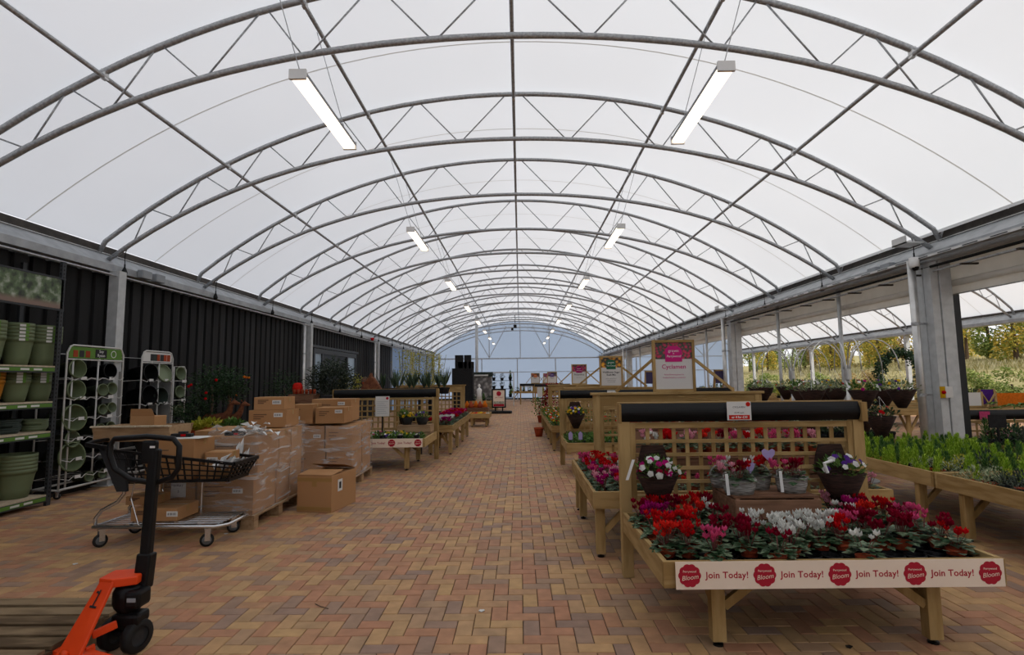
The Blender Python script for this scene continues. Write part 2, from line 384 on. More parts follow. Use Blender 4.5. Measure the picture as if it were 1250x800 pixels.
# black clips under each arch foot, brackets on the right rails
for s, grp, lb in ((-1, 'clips on the cladding side gutter', 'black cable clip hanging on the gutter above the cladding'), (1, 'clips on the open side gutter', 'black cable clip hanging on the gutter above the open side')):
    base = None
    for y in YA[3:]:
        x = XC+s*6.37
        if base is None:
            base = thing('cable_clip', lb, 'cable clip', (x, y+.12, 3.36), 0, grp)
            MB().lathe([(.0,-.04),(.035,-.04),(.045,0),(.03,.05),(.012,.09),(.012,.14),(0,.14)], 10).build('body', K['black'], base, smooth=True)
            MB().tube([(0,0,.12),(-s*.01,-.02,.25),(-s*.05,-.06,.34),(-s*.12,-.1,.40)], .006, 5).build('cable', K['black'], base)
        else: dup(base, (x, y+.12, 3.36))
br = None
for k in range(26):
    y = 5+k*.88
    if br is None:
        br = tag(MB().b2(-.14,.1,-.02,.02,-.012,.012).build('rail_bracket', K['flash'], loc=(6.4,y,3.12)), 'short dark bracket under the rails over the open side', 'bracket', 'rail brackets')
    else: dup(br, (6.4,y,3.12))

# ------------------------------------------------------------------ columns
def h_column(x, y, lab, grp, w=.22, top=3.36, mt='steelpost'):
    t = thing('column', lab, 'column', (x, y, 0), 0, grp)
    for q in (-1, 1): MB().b2(-w/2, w/2, q*w/2-.008, q*w/2+.008, 0, top).build('flange', K[mt], t)
    MB().b2(-.007, .007, -w/2, w/2, 0, top).build('web', K[mt], t)
    MB().b2(-w*.7, w*.7, -w*.7, w*.7, 0, .018).build('base_plate', K[mt], t)
    return t
for n in (2, 5, 8, 11, 14):
    y = Y1+(n-1)*S
    t = thing('column', 'square galvanised post against the black and blue side wall', 'column', (-6.43, y, 0), 0, 'posts along the cladding wall')
    MB().b2(-.08, .08, -.08, .08, 0, 3.35).build('shaft', K['steelpost'], t); MB().b2(-.14, .14, -.13, .13, 0, .015).build('base_plate', K['steelpost'], t)
for n in (5, 8):
    y = Y1+(n-1)*S-.35
    t = thing('downpipe', 'round bright downpipe beside a post on the cladding wall', 'downpipe', (-6.45, y, 0), 0, 'downpipes on the cladding wall')
    MB().tube([(0,0,0),(0,0,3.3)], .05, 12).build('pipe', K['pipe'], t, smooth=True)
    for z in (1.2, 2.4): MB().lathe([(.056,-.02),(.056,.02)], 12, (0,0,z)).build('bracket', K['steel'], t)
for n in (2, 5, 8, 11, 14):
    y = Y1+(n-1)*S
    l = {2: 'broad galvanised steel column with the red and yellow switch box'}.get(n, 'broad galvanised steel column along the open side')
    t = thing('column', l, 'column', (XC+6.56, y, 0), 0, None if n == 2 else 'columns along the open side')
    MB().b2(-.17,-.05,-.15,.0,0,3.36).build('channel', K['steelpost'], t, bevel=.006); MB().b2(-.17,-.05,.012,.15,0,3.36).build('channel', K['steelpost'], t, bevel=.006)
    MB().b2(-.04,.14,-.165,.15,0,3.36).build('channel', K['steelpost'], t, bevel=.006); MB().b2(-.05,-.04,-.12,.12,0,3.36).build('web', K['steelpost'], t); MB().b2(-.24,.2,-.2,.2,0,.018).build('base_plate', K['steelpost'], t)
    t = thing('downpipe', 'round bright downpipe beside the column with the switch box' if n == 2 else 'round bright downpipe beside a column on the open side', 'downpipe', (XC+6.22, y, 0), 0, None if n == 2 else 'downpipes on the open side')
    MB().tube([(0,0,0),(0,0,3.34)], .055, 14).build('pipe', K['pipe'], t, smooth=True)
    for z in (1.25, 2.35): MB().lathe([(.062,-.025),(.062,.025)], 14, (0,0,z)).build('bracket', K['steel'], t); MB().b2(.05,.2,-.01,.01,z-.015,z+.015).build('bracket_arm', K['steel'], t)
    g = MB().b2(-.16, .12, -.16, .16, 3.60, 3.62); g.b2(-.16, -.15, -.16, .16, 3.60, 3.72); g.build('gutter_outlet', K['pipe'], t)
for n in (3, 4, 6, 7, 9, 10):
    y = Y1+(n-1)*S
    tag(MB().tube([(XC+6.62, y, 0),(XC+6.62, y, 3.36)], .038, 10).build('post', K['steelpost'], smooth=True), 'slim round galvanised post between the open side columns', 'post', 'slim posts on the open side')
for n in range(2, 16, 3):
    y = Y1+(n-1)*S
    tag(MB().b2(17.2, 17.36, y-.08, y+.08, 0, 3.36).build('column', K['steelpost']), 'square steel column at the outer edge of the side bay', 'column', 'outer columns of the side bay')
tag(MB().b2(6.80, 6.98, 8.60, 8.80, 0, 2.95).build('post', K['dark']), 'dark square post directly behind the broad column', 'post')

# ------------------------------------------------------------------ black wall cladding
wall = tag(MB().b2(-6.90, -6.80, YB, 28.4, 0, 3.335).build('wall_left', K['clad']), kind='structure')
pitch = .28
cl = MB().prism([(0,0),(.012,.045),(.20,.045),(.215,0),(.28,0),(.28,-.01),(0,-.01)], 3.335, lambda a, b, c: (b-6.79, a, c)).mesh('cladding_panel', K['clad'])
clh = MB().prism([(0,0),(.012,.045),(.20,.045),(.215,0),(.28,0),(.28,-.01),(0,-.01)], .67, lambda a, b, c: (b-6.79, a, c+2.66)).mesh('cladding_panel', K['clad'])
y = YB+.1
while y < 28.2:
    ob('cladding_panel', clh if 17.4 < y < 21.9 else cl, wall, (0, y, 0)); y += pitch
# glazed entrance in the cladding
dr = tag(ob('door_1', None, None, (0,0,0)), kind='structure')
DX = -6.72
K['doorframe'] = mat('door frame grey', (.05,.055,.06), rough=.5)
K['glass'] = mat('door glass', (.10,.13,.16), rough=.08, spec=.6)
K['glasslite'] = mat('pale door glass', (.33,.42,.5), rough=.2, spec=.6)
for y0, y1, z0, z1 in ((17.5,22.1,2.5,2.66),(17.5,17.62,0,2.5),(21.98,22.1,0,2.5),(18.25,18.37,0,2.5),(20.9,21.02,0,2.5)): MB().b2(DX-.06, DX+.04, y0, y1, z0, z1).build('door_frame', K['doorframe'], dr)
for y0, y1, m_ in ((17.62,18.25,'glasslite'),(18.37,20.9,'black'),(21.02,21.98,'glasslite')): MB().b2(DX-.03, DX-.01, y0, y1, 0, 2.5).build('pane', K[m_], dr)
MB().b2(DX-.02, DX+.06, 17.3, 22.3, 2.68, 2.76).build('lintel', K['doorframe'], dr)
# blue sheeting walls
def sheet_wall(name, p0, p1, h0, prof=None, rails=(), posts=()):
    t = tag(ob(name, None), kind='structure'); return t
we = tag(ob('wall_end', None), kind='structure')
n = 40; g = MB(); vs = []
for i in range(n+1):
    x = -6.8+13.6*i/n; vs += [(XC+x, YEND, 0), (XC+x, YEND, max(ztop(x)+.08, 3.6))]
g.add(vs, [(2*i, 2*i+2, 2*i+3, 2*i+1) for i in range(n)]).build('sheet', K['bluefilm'], we)
K['fieldgreen'] = None
for z, h in ((3.27,.09),(2.18,.05),(.06,.12)): MB().b2(XC-6.7, XC+6.7, YEND-.09, YEND-.03, z-h/2, z+h/2).build('rail', K['steel'] if z > .1 else K['dark'], we)
for x in (-3.0, -.15, 2.9): MB().b2(XC+x-.035, XC+x+.035, YEND-.1, YEND-.03, 0, 3.27).build('upright', K['steel'], we)
for x in (-2.4, .1, 2.42): MB().b2(XC+x-.03, XC+x+.03, YEND-.1, YEND-.03, 3.27, ztop(x)).build('upright', K['steel'], we)
for x0, x1 in ((-2.4,-1.0),(-2.4,-3.5),(2.42,1.1),(2.42,3.6)): MB().bar((XC+x0, YEND-.07, 3.35), (XC+x1, YEND-.07, ztop(x1)-.3), .05, .05).build('brace', K['steel'], we)
wf = tag(ob('wall_left_sheeting', None), kind='structure')
MB().b2(-6.83, -6.82, 28.4, YEND, 0, 3.34).build('sheet', K['bluefilm'], wf)
for y in (28.5, 31.2, 33.8, 36.4, 39.2, 41.8): MB().b2(-6.80, -6.72, y-.04, y+.04, 0, 3.34).build('upright', K['steel'], wf)
MB().b2(-6.80, -6.74, 28.4, YEND, 1.55, 1.61).build('rail', K['steel'], wf)
w2 = tag(ob('wall_end_side_bay', None), kind='structure')
g = MB(); vs = []
for i in range(n+1):
    x = -5.3+10.6*i/n; vs += [(12.0+x, YEND, 0), (12.0+x, YEND, max(ztop(x*6.62/5.25)+.08, 3.6))]
g.add(vs, [(2*i, 2*i+2, 2*i+3, 2*i+1) for i in range(n)]).build('sheet', K['bluefilm'], w2)
for z in (3.27, 2.18): MB().b2(6.8, 17.3, YEND-.09, YEND-.03, z-.03, z+.03).build('rail', K['steel'], w2)
for x in (9.3, 12.0, 14.7): MB().b2(x-.035, x+.035, YEND-.1, YEND-.03, 0, 4.8).build('upright', K['steel'], w2)
for a, b in ((9.3,8.2),(9.3,10.6),(14.7,13.5),(14.7,15.9)): MB().bar((a, YEND-.07, 3.3), (b, YEND-.07, 4.6), .05, .05).build('brace', K['steel'], w2)

# ------------------------------------------------------------------ roller blinds on the open side
for n in range(0, 15):
    y0 = Y1+(n-1)*S+.002; y1 = y0+S-.004
    if y1 > YEND-.5: break
    t = thing('roller_blind', 'off white roller blind hanging below the open side gutter', 'blind', (6.73, y0, 0), 0, 'roller blinds along the open side')
    L = y1-y0; g = MB()
    g.prism([(0,3.36),(.015,3.36),(.02,3.02),(.005,3.02)], L, lambda a, b, c: (a, c, b)).build('fabric', K['blind'], t)
    MB().tube([(.01,0,2.97),(.01,L,2.97)], .05, 12).build('roll', K['blind'], t, smooth=True)
    MB().prism([(.045,2.97),(.055,2.97),(.05,2.80),(.04,2.80)], L, lambda a, b, c: (a, c, b)).build('valance', K['blind'], t)
    MB().tube([(.045,0,2.80),(.045,L,2.80)], .009, 6).build('hem_bar', K['steel'], t)

# ------------------------------------------------------------------ hanging lights
K['lamp'] = emis('lamp diffuser', (1, .84, .66), 2.0)
def light(x, y, s, lab, first=None, grp=None):
    t = thing('batten_light', lab, 'ceiling light', (x, y, 4.42), 0, grp)
    L = .78
    MB().prism([(-.075,0),(-.08,.03),(-.045,.06),(.045,.06),(.08,.03),(.075,0)], 2*L, lambda a, b, c: (a, c-L, b)).build('housing', K['grey'], t)
    MB().prism([(-.073,0),(-.06,-.04),(.06,-.04),(.073,0)], 2*L-.06, lambda a, b, c: (a, c-L+.03, b)).build('diffuser', K['lamp'], t)
    for q in (-1, 1): MB().b2(-.08,.08,q*L-.015,q*L+.015,-.04,.055).build('end_cap', K['white'], t)
    dx = s*(2.40)+XC-x
    for q in (-.72, .68): MB().tube([(0,q,.05),(dx,q,ztop(2.4)-.1-4.42)], .005, 5).build('suspension_wire', K['steel'], t)
    return t
for s, nm in ((-1, 'cladding'), (1, 'open')):
    for k in range(-1, 8):
        y = 5.58+k*2*S-.05*k
        l_ = light(s*2.0+XC, y, s, 'long lit LED batten hung on two wires over the %s side of the aisle' % nm, grp='ceiling lights on the %s side' % nm)
        a_ = {0: ('above the nursery trolley', 'above the second cyclamen bench'), 1: ('above the pansy bench', 'above the second black headed trellis'), 2: ('above the beam behind the narrow cyclamen bench', 'above the long primrose bench')}.get(k)
        if a_: l_['label'] = 'long lit LED batten on two wires '+a_[(s+1)//2]

wfr = tag(MB().b2(-6.9, 17.6, YB-.1, YB, 0, 6.4).build('wall_front_added', K['roof']), kind='structure')  # unseen wall behind the camera, added in membrane to set the front light
# ------------------------------------------------------------------ plant library (shared meshes)
def cyc_foliage(seed, n=34, r=.10, z0=.02, size=.055):
    q = random.Random(seed); g = MB()
    for i in range(n):
        a = q.uniform(0, 2*pi); rr = r*sqrt(q.random()); z = z0+.055*(1-(rr/r)**2)+q.uniform(-.01,.02)
        d = V((cos(a), sin(a), q.uniform(-.35,.35))); L = size*q.uniform(.8,1.25)
        g.leaf((rr*cos(a)*.75, rr*sin(a)*.75, z), d, (0,0,1), L, L*.95, q.uniform(-.05,.12))
    return g
def cyc_blooms(seed, n=11, r=.07, z=.095, size=.032):
    q = random.Random(seed); g = MB()
    for i in range(n):
        a = q.uniform(0,2*pi); rr = r*sqrt(q.random()); h = z+q.uniform(-.03,.035); c = V((rr*cos(a), rr*sin(a), h))
        g.cur = 1; g.tube([(rr*.3*cos(a), rr*.3*sin(a), .02), c], .0022, 3, cap=False)
        g.cur = 0; b = q.uniform(0,2*pi); s = size*q.uniform(.8,1.2)
        for k in range(5):
            t = b+k*2*pi/5; d = V((cos(t)*.55, sin(t)*.55, 1))
            g.leaf(c, d, (cos(t),sin(t),0), s*1.15, s*.8, .12)
    return g
def disc_flower(g, c, nrm, s, q):
    nrm = V(nrm).normalized(); x = nrm.cross(V((.2,.1,1))).normalized(); y = nrm.cross(x); b = q.uniform(0,6.3)
    vs = [V(c)+nrm*.004]; n = 10
    for k in range(n):
        t = b+2*pi*k/n; rr = s*(1 if k % 2 == 0 else .82); vs.append(V(c)+(x*cos(t)+y*sin(t))*rr)
    g.add(vs, [(0, 1+k, 1+(k+1)%n) for k in range(n)])
def mound(seed, n, rx, rz, size, z0=0, up=.5, w=.5):
    q = random.Random(seed); g = MB()
    for i in range(n):
        a = q.uniform(0,2*pi); e = math.asin(q.uniform(0,1)); k = q.uniform(.55,1)
        d = V((cos(a)*cos(e), sin(a)*cos(e), sin(e))); p = V((d.x*rx*k, d.y*rx*k, z0+d.z*rz*k))
        dd = (d+V((q.uniform(-.6,.6), q.uniform(-.6,.6), q.uniform(-.3,1)*up))); L = size*q.uniform(.7,1.3)
        g.leaf(p, dd, (q.uniform(-.5,.5), q.uniform(-.5,.5), 1), L, L*w, q.uniform(-.1,.15))
    return g
def conifer_mb(seed, h, r, n=160):
    q = random.Random(seed); g = MB()
    for i in range(n):
        z = h*(q.random()**1.3); rr = r*(1-z/h)**.7*q.uniform(.5,1); a = q.uniform(0,2*pi)
        g.leaf((rr*cos(a)*.6, rr*sin(a)*.6, z), (cos(a)*.55, sin(a)*.55, 1), (cos(a),sin(a),0), q.uniform(.03,.05), .009, .05)
    return g
def pot_mb(r, h, n=14, t=.006):
    return MB().lathe([(0,0),(r*.72,0),(r*.96,h*.78),(r*.96,h*.79),(r*1.04,h*.80),(r*1.04,h),(r*.94,h),(r*.92,h*.86),(0,h*.86)], n)
LIB = {}
def lib(key, fn):
    if key not in LIB: LIB[key] = fn()
    return LIB[key]
POT = pot_mb(.05, .075).mesh('pot', K['terra'], True); POTB = pot_mb(.055, .085).mesh('pot', K['blackm'], True)
CYF = [cyc_foliage(s, 60, .085, .0, .046).mesh('foliage', K['leafcyc']) for s in range(4)]
def cyb(c, k): return lib(('cyb', c, k), lambda: cyc_blooms(50+k, (13,9,16,5)[k], .06).mesh('blooms', [K[c], K['stem']]))
CN = dict(p_red='bright red', p_crim='dark crimson', p_mag='magenta', p_pink='pink', p_pale='pale pink', p_white='white', p_scar='scarlet')
def cyclamen(loc, c, where, grp, k=None, sc=1):
    k = rnd.randrange(4) if k is None else k
    t = thing('cyclamen', '%s cyclamen in a terracotta pot %s' % (CN[c], where), 'plant', loc, rnd.uniform(0,6.28), '%s %s' % (CN[c], grp))
    t.scale = (sc,)*3
    ob('pot', POT, t); ob('foliage', CYF[rnd.randrange(4)], t, (0,0,.07)); ob('blooms', cyb(c, k), t, (0,0,.075))
    return t
PANF = [mound(90+s, 70, .10, .10, .055).mesh('foliage', K['leafmid']) for s in range(3)]
def pansy_blooms(seed, cols, n, r, h, size=.03, front=None):
    q = random.Random(seed); g = MB()
    for i in range(n):
        a = q.uniform(0,2*pi) if front is None else q.uniform(pi+.3, 2*pi-.3)
        e = q.uniform(.15,1.3); d = V((cos(a)*cos(e), sin(a)*cos(e), sin(e))); g.cur = q.randrange(len(cols))
        disc_flower(g, (d.x*r, d.y*r, d.z*h), d+V((0,-.6,.2)), size*q.uniform(.8,1.2), q)
    return g.mesh('blooms', [K[c] for c in cols])
def bedding(loc, lab, grp, cols, sc=1, seed=0, pot=None, n=7):
    t = thing('bedding_plant', lab, 'plant', loc, rnd.uniform(0,6.28), grp); t.scale = (sc,)*3
    ob('pot', pot or POTB, t); ob('foliage', PANF[seed % 3], t, (0,0,.07))
    if cols: ob('blooms', lib(('pb', tuple(cols), seed % 3, n), lambda: pansy_blooms(seed, cols, n, .10, .11)), t, (0,0,.08))
    return t

# ------------------------------------------------------------------ benches, trellis screens, sign boards
def bench(x0, x1, y0, y1, zt, lab, grp=None, legs=None, rz=0, ap=.145, cat='bench'):
    cx, cy = (x0+x1)/2, (y0+y1)/2; w, d = (x1-x0)/2, (y1-y0)/2; h = .015
    t = thing('display_bench', lab, cat, (cx, cy, 0), rz, grp)
    for s in (-1, 1):
        MB().b2(-w, w, s*(d-h)-h, s*(d-h)+h, zt-ap, zt).build('apron_board', K['woodx'], t, bevel=.003)
        MB().b2(s*(w-h)-h, s*(w-h)+h, -d+2*h, d-2*h, zt-ap, zt).build('apron_board', K['woody'], t, bevel=.003)
    MB().b2(-w+2*h, w-2*h, -d+2*h, d-2*h, zt-.125, zt-.105).build('tray_base', K['blackm'], t)
    ys = legs or [-d+.14, d-.14]
    for y in ys:
        for s in (-1, 1):
            x = s*(w-.34 if w > .8 else w-.12)
            if legs: x = s*(w-.07)
            l = MB().b2(x-.04, x+.04, y-.035, y+.035, .03, zt-ap+.05).build('leg', K['wood'], t, bevel=.003)
            MB().lathe([(0,0),(.03,0),(.03,.012),(.008,.016),(.008,.04)], 10, (x,y,0)).build('foot', K['black'], l)
            MB().bar((x-s*.04, y, .22), (x-s*.26, y, zt-ap+.01), .05, .035, (0,1,0)).build('brace', K['wood'], t)
            MB().bar((x, y+(.04 if y < 0 else -.04), .22), (x, y+(.3 if y < 0 else -.3), zt-ap+.01), .035, .05).build('brace', K['wood'], t) if not legs else None
    return t
def trellis(x0, x1, y, z0, z1, lab, name='trellis_screen', grp=None, black=True, beam=False, pw=.085, sp=.105, rz=0, top=None):
    cx = (x0+x1)/2; w = (x1-x0)/2
    t = thing(name, lab, 'trellis', (cx, y, 0), rz, grp)
    zt = top or (z1+.15 if black else z1)
    for s in (-1, 1): MB().b2(s*(w-pw/2)-pw/2, s*(w-pw/2)+pw/2, -.04, .04, 0, zt).build('post', K['wood'], t, bevel=.004)
    if beam:
        MB().b2(-w-.03, w+.03, -.055, .06, zt, zt+.03).build('cap_rail', K['woodx'], t, bevel=.003)
        MB().b2(-w+pw, w-pw, -.03, .0, zt-.14, zt).build('beam', K['woodx'], t, bevel=.003); z1 = zt-.14
    iw = w-pw
    for z in (z0, z1-.045): MB().b2(-iw, iw, -.028, .012, z, z+.045).build('frame_rail', K['woodx'], t, bevel=.002)
    for s in (-1, 1): MB().b2(s*(iw-.0225)-.0225, s*(iw-.0225)+.0225, -.03, .014, z0, z1).build('frame_stile', K['wood'], t, bevel=.002)
    vm = MB().b2(-.015, .015, .002, .014, z0+.045, z1-.045).mesh('slat', K['wood']); hm = MB().b2(-iw+.045, iw-.045, -.014, .001, -.014, .014).mesh('slat', K['woodx'])
    nv = int((2*iw-.09)/sp); st = (2*iw-.09)/nv
    for i in range(1, nv): ob('slat', vm, t, (-iw+.045+st*i, 0, 0))
    nh = int((z1-z0-.09)/sp); sh = (z1-z0-.09)/nh
    for i in range(1, nh): ob('slat', hm, t, (0, 0, z0+.045+sh*i))
    if black:
        n = 8; pr = [(-.045-.03*sin(pi*i/n), z1+.01+(zt-z1-.005)*i/n) for i in range(n+1)]
        MB().prism(pr+[(-.04, zt+.005), (-.04, z1+.01)], 2*w-.05, lambda a, b, c: (c-w+.01, a, b)).build('black_header', K['black'], t, smooth=False)
        MB().b2(w-.04, w+.005, -.09, .04, z1, zt).build('end_block', K['wood'], t); MB().b2(-w-.005, -w+.012, -.09, .04, z1, zt).build('end_block', K['wood'], t)
        MB().b2(-w, w, -.035, .035, zt, zt+.012).build('top_board', K['woodx'], t)
    return t
def flower_print(name, ca, cb, cg, scale=40):
    mt = bpy.data.materials.new(name); mt.use_nodes = True; n = mt.node_tree; b = n.nodes['Principled BSDF']; N = n.nodes.new; L = n.links.new
    tc = N('ShaderNodeTexCoord'); vo = N('ShaderNodeTexVoronoi'); vo.inputs['Scale'].default_value = scale; L(tc.outputs['Object'], vo.inputs['Vector'])
    nz = N('ShaderNodeTexNoise'); nz.inputs['Scale'].default_value = scale*1.6; L(tc.outputs['Object'], nz.inputs['Vector'])
    cr = N('ShaderNodeValToRGB'); L(vo.outputs['Distance'], cr.inputs[0]); e = cr.color_ramp; e.elements[0].color = (*ca,1); e.elements[1].color = (*cg,1); e.elements[1].position = .62; e.elements.new(.42).color = (*cb,1)
    e.elements[0].position = .15
    mx = N('ShaderNodeMix'); mx.data_type = 'RGBA'; mx.blend_type = 'OVERLAY'; mx.inputs[0].default_value = .8; L(cr.outputs[0], mx.inputs[6]); L(nz.outputs['Fac'], mx.inputs[7]); L(mx.outputs[2], b.inputs['Base Color']); return mt
def txt(t, s, m_, parent, x, y, z, name='lettering', **kw): return ob(name, text_mesh(t, s, m_, name, **kw), parent, (x, y, z), (pi/2, 0, 0))
K['signwhite'] = mat('sign white', (.60,.58,.56), rough=.6)
def sign(x, y, zb, w, h, lab, photo, badge, title, sub, tcol, grown=True, brace=.32, arch=False):
    t = thing('sign_board', lab, 'sign', (x, y, zb)); f = .035
    for s in (-1, 1):
        MB().b2(s*(w/2-f/2)-f/2, s*(w/2-f/2)+f/2, -.025, .025, 0, h).build('frame_stile', K['wood'], t, bevel=.003)
        MB().bar((s*(w/2), 0, h*.62), (s*(w/2+brace), 0, .01), .035, .03, (0,1,0)).build('brace', K['wood'], t)
    for z in (0, h-f): MB().b2(-w/2+f, w/2-f, -.025, .025, z, z+f).build('frame_rail', K['woodx'], t, bevel=.003)
    iw = w/2-f; ph = h*.63
    MB().b2(-iw, iw, -.008, .012, f, h-f).build('panel', K['signwhite'], t)
    MB().b2(-iw, iw, -.011, -.008, ph, h-f).build('flower_picture', photo, t)
    bw = w*.2; b0 = ph-.035; b1 = ph+.17
    pl = [(-bw,b0),(bw,b0),(bw,b1-.06)]+[(bw*cos(a), b1-.06+.06*sin(a)) for a in (pi*.2,pi*.35,pi*.5,pi*.65,pi*.8)]+[(-bw,b1-.06)]
    MB().prism(pl, .003, lambda a, b, c: (a, -.015+c, b)).build('badge', badge, t)
    txt('grown', .052, K['white'], t, 0, -.0165, b1-.065); txt('at', .026, K['white'], t, 0, -.0165, b1-.098); txt('Perrywood', .040, K['white'], t, 0, -.0165, b1-.135, shear=.2)
    zt = ph-.10
    for i, l in enumerate(title): txt(l, .078 if len(title) == 1 else .052, tcol, t, 0, -.0095, zt-.055*i, bold=.0006)
    for i, l in enumerate(sub): txt(l, .024, tcol, t, 0, -.0095, zt-.10-.036*i-(.03 if len(title) > 1 else 0))
    return t
def scallop(r, n=10, k=.09):
    return [(r*(1+k*abs(cos(n*a/2))-k*.5)*cos(a), r*(1+k*abs(cos(n*a/2))-k*.5)*sin(a)) for a in [2*pi*i/60 for i in range(60)]]
def join_banner(parent_lab, x0, x1, y, z, h, rz=0, n=5, grp=None):
    t = thing('banner', parent_lab, 'banner', ((x0+x1)/2, y, z), rz, grp); w = (x1-x0)/2
    MB().b2(-w, w, -.003, 0, -h/2, h/2).build('strip', K['cream'], t)
    st = (2*w-h*1.05)/(n-1)
    for i in range(n):
        x = -w+h*.52+st*i
        b = MB().prism(scallop(h*.41), .0015, lambda a, b, c: (a+x, -.0045+c, b)).build('badge', K['red'], t)
        ob('badge_lettering', text_mesh('Perrywood', h*.11, K['cream']), b, (x, -.005, h*.15), (pi/2,0,0)); ob('badge_lettering', text_mesh('Bloom', h*.24, K['cream'], shear=.3, bold=-.0002), b, (x, -.005, -h*.07), (pi/2, -.12, 0))
        if i < n-1: ob('lettering', text_mesh('Join Today!', h*.33, K['red'], bold=.0008, space=1.05), t, (x+st/2, -.0035, -.0), (pi/2,0,0))
    return t
def price_card(x, y, z, w, h, lab, title, price, offer, rz=0):
    t = thing('price_card', lab, 'price card', (x, y, z), rz)
    MB().b2(-w/2, w/2, -.003, 0, -h/2, h/2).build('card', K['paper'], t)
    if title: txt(title, h*.13, K['ink'], t, 0, -.0035, h*.2)
    if price: txt(price, h*.12, K['ink'], t, 0, -.0035, -h*.1)
    if offer:
        o = MB().b2(-w*.43, w*.43, -.005, -.003, -h*.46, -h*.22).build('offer_bar', K['p_scar'], t); txt(offer, h*.17, K['white'], t, 0, -.0055, -h*.34, bold=.0006)
        MB().prism(scallop(h*.12), .002, lambda a, b, c: (a+w*.38, -.0055+c, b+h*.36)).build('badge', K['p_scar'], t)
    return t

# ---- island beside the aisle, nearest units
AZ = .515
bench(.79, 2.72, 3.2, 4.36, AZ, 'low pine display bench behind the Join Today banner, full of cyclamen', rz=R(.6))
join_banner('cream Join Today banner with red flower badges on the cyclamen bench', .86, 2.70, 3.185, .445, .15, R(.6))
trellis(.79, 2.735, 4.45, .58, 1.195, 'pine trellis with black header holding the red price card', top=1.345)
price_card(P(903,502,Y=4.35).x, 4.366, P(903,502,Y=4.35).z, .19, .145, 'white price card with red offer bar on the black header', 'CYCLAMEN', '£2.99 each', 'or 4 for £10')
bench(.62, 3.2, 4.82, 6.75, .575, 'pine bench of red and pink cyclamen between two trellis screens', legs=[-.86, .46, .85])
gantry = trellis(.93, 3.06, 7.0, .58, 1.2, 'pine beam screen carrying the Cyclamen sign', black=False, beam=True, top=1.345)
sign(1.975, 7.0, 1.376, .54, .665, 'framed Cyclamen sign with magenta badge on the pine beam', flower_print('cyclamen photo', (.55,.02,.08), (.35,.02,.06), (.03,.045,.03), 26), K['magenta'], ['Cyclamen'], ['Richly flowering plants for','hanging baskets or containers'], K['magenta'], brace=.48)
# black plug trays in the front bench
cellm = MB().lathe([(.0535,.0),(.0615,.0),(.0615,.006),(.0555,.009),(.0535,.006),(.0535,-.045)], 14).mesh('cell', K['black'], True)
trm = MB().b2(-.186,.186,-.192,-.184,-.05,.008).b2(-.186,.186,.184,.192,-.05,.008).b2(-.186,-.184,-.192,.192,-.05,.008).b2(.184,.186,-.192,.192,-.05,.008).mesh('tray', K['black'])
CELLS = []
def plug_tray(x, y, z, lab, grp):
    t = thing('plug_tray', lab, 'tray', (x, y, z), 0, grp); ob('tray', trm, t)
    for i in range(3):
        for j in range(3): ob('cell', cellm, t, ((i-1)*.123, (j-1)*.123, 0)); CELLS.append([x+(i-1)*.123, y+(j-1)*.123, 0])
for i in range(5):
    for j in range(3):
        if j == 2 and 1 < i < 4: continue
        plug_tray(1.005+i*.374, 3.43+j*.385, AZ-.05, 'black plastic pot tray with round cells on the cyclamen bench', 'pot trays on the cyclamen bench')
spots = []
def cyc_px(lst, zb, zbl, where, grp, ymin, ymax=99):
    for u, v, c, k, s in lst:
        p = P(u, v, z=zbl); p.y = min(max(p.y, ymin if v > 649 else 3.46), ymax)
        c_ = min((c for c in CELLS if not c[2] and not (1.42 < c[0] < 2.18 and c[1] > 3.80)), key=lambda c: (c[0]-p.x)**2+(c[1]-p.y)**2); c_[2] = 1
        cyclamen((c_[0], c_[1], zb), c, where, grp, k, s*1.1)
front = [(810,655,'p_scar',2,1),(846,653,'p_red',0,1),(880,657,'p_pink',0,1.02),(942,657,'p_crim',3,1),(965,652,'p_white',1,1),(1012,646,'p_white',1,1),(1056,662,'p_white',3,.95),(1104,643,'p_crim',2,1.1),(1192,652,'p_red',3,.95),
 (1042,647,'p_red',2,1),(1156,640,'p_crim',1,1.05),(1160,641,'p_pink',3,1),(790,630,'p_mag',0,1),(778,622,'p_crim',2,1),(803,625,'p_mag',1,1),(810,640,'p_red',0,1),(828,642,'p_red',2,1),(835,632,'p_scar',0,1),(852,640,'p_red',1,1),(868,645,'p_crim',0,1),(895,648,'p_crim',2,1.05),(905,650,'p_crim',0,1),
 (920,640,'p_white',0,1),(940,636,'p_white',1,1),(952,642,'p_white',2,1),(975,637,'p_white',0,1),(988,642,'p_white',1,1),(998,636,'p_white',2,1),(1017,638,'p_pink',0,1),(1050,632,'p_crim',0,1),(1068,637,'p_crim',2,1),(1060,628,'p_scar',0,1),(1085,642,'p_crim',1,1),(1128,632,'p_pink',2,1.05),(1095,622,'p_red',0,1),(1084,620,'p_crim',1,1),
 (795,612,'p_red',0,1),(815,617,'p_crim',2,1),(835,612,'p_red',0,1),(848,618,'p_scar',1,1),(838,606,'p_crim',3,1.1),(870,622,'p_white',3,1),(862,614,'p_red',1,1),(1035,622,'p_mag',2,1),(1020,615,'p_pale',1,1),(1005,611,'p_pale',2,1),(1046,618,'p_crim',0,1),(995,606,'p_red',0,1),(975,622,'p_white',1,1),(930,628,'p_white',3,1),(890,628,'p_crim',3,1)]
cyc_px(front, AZ-.088, .60, 'on the bench with the Join Today banner', 'cyclamen on the front bench', 3.28, 4.25)
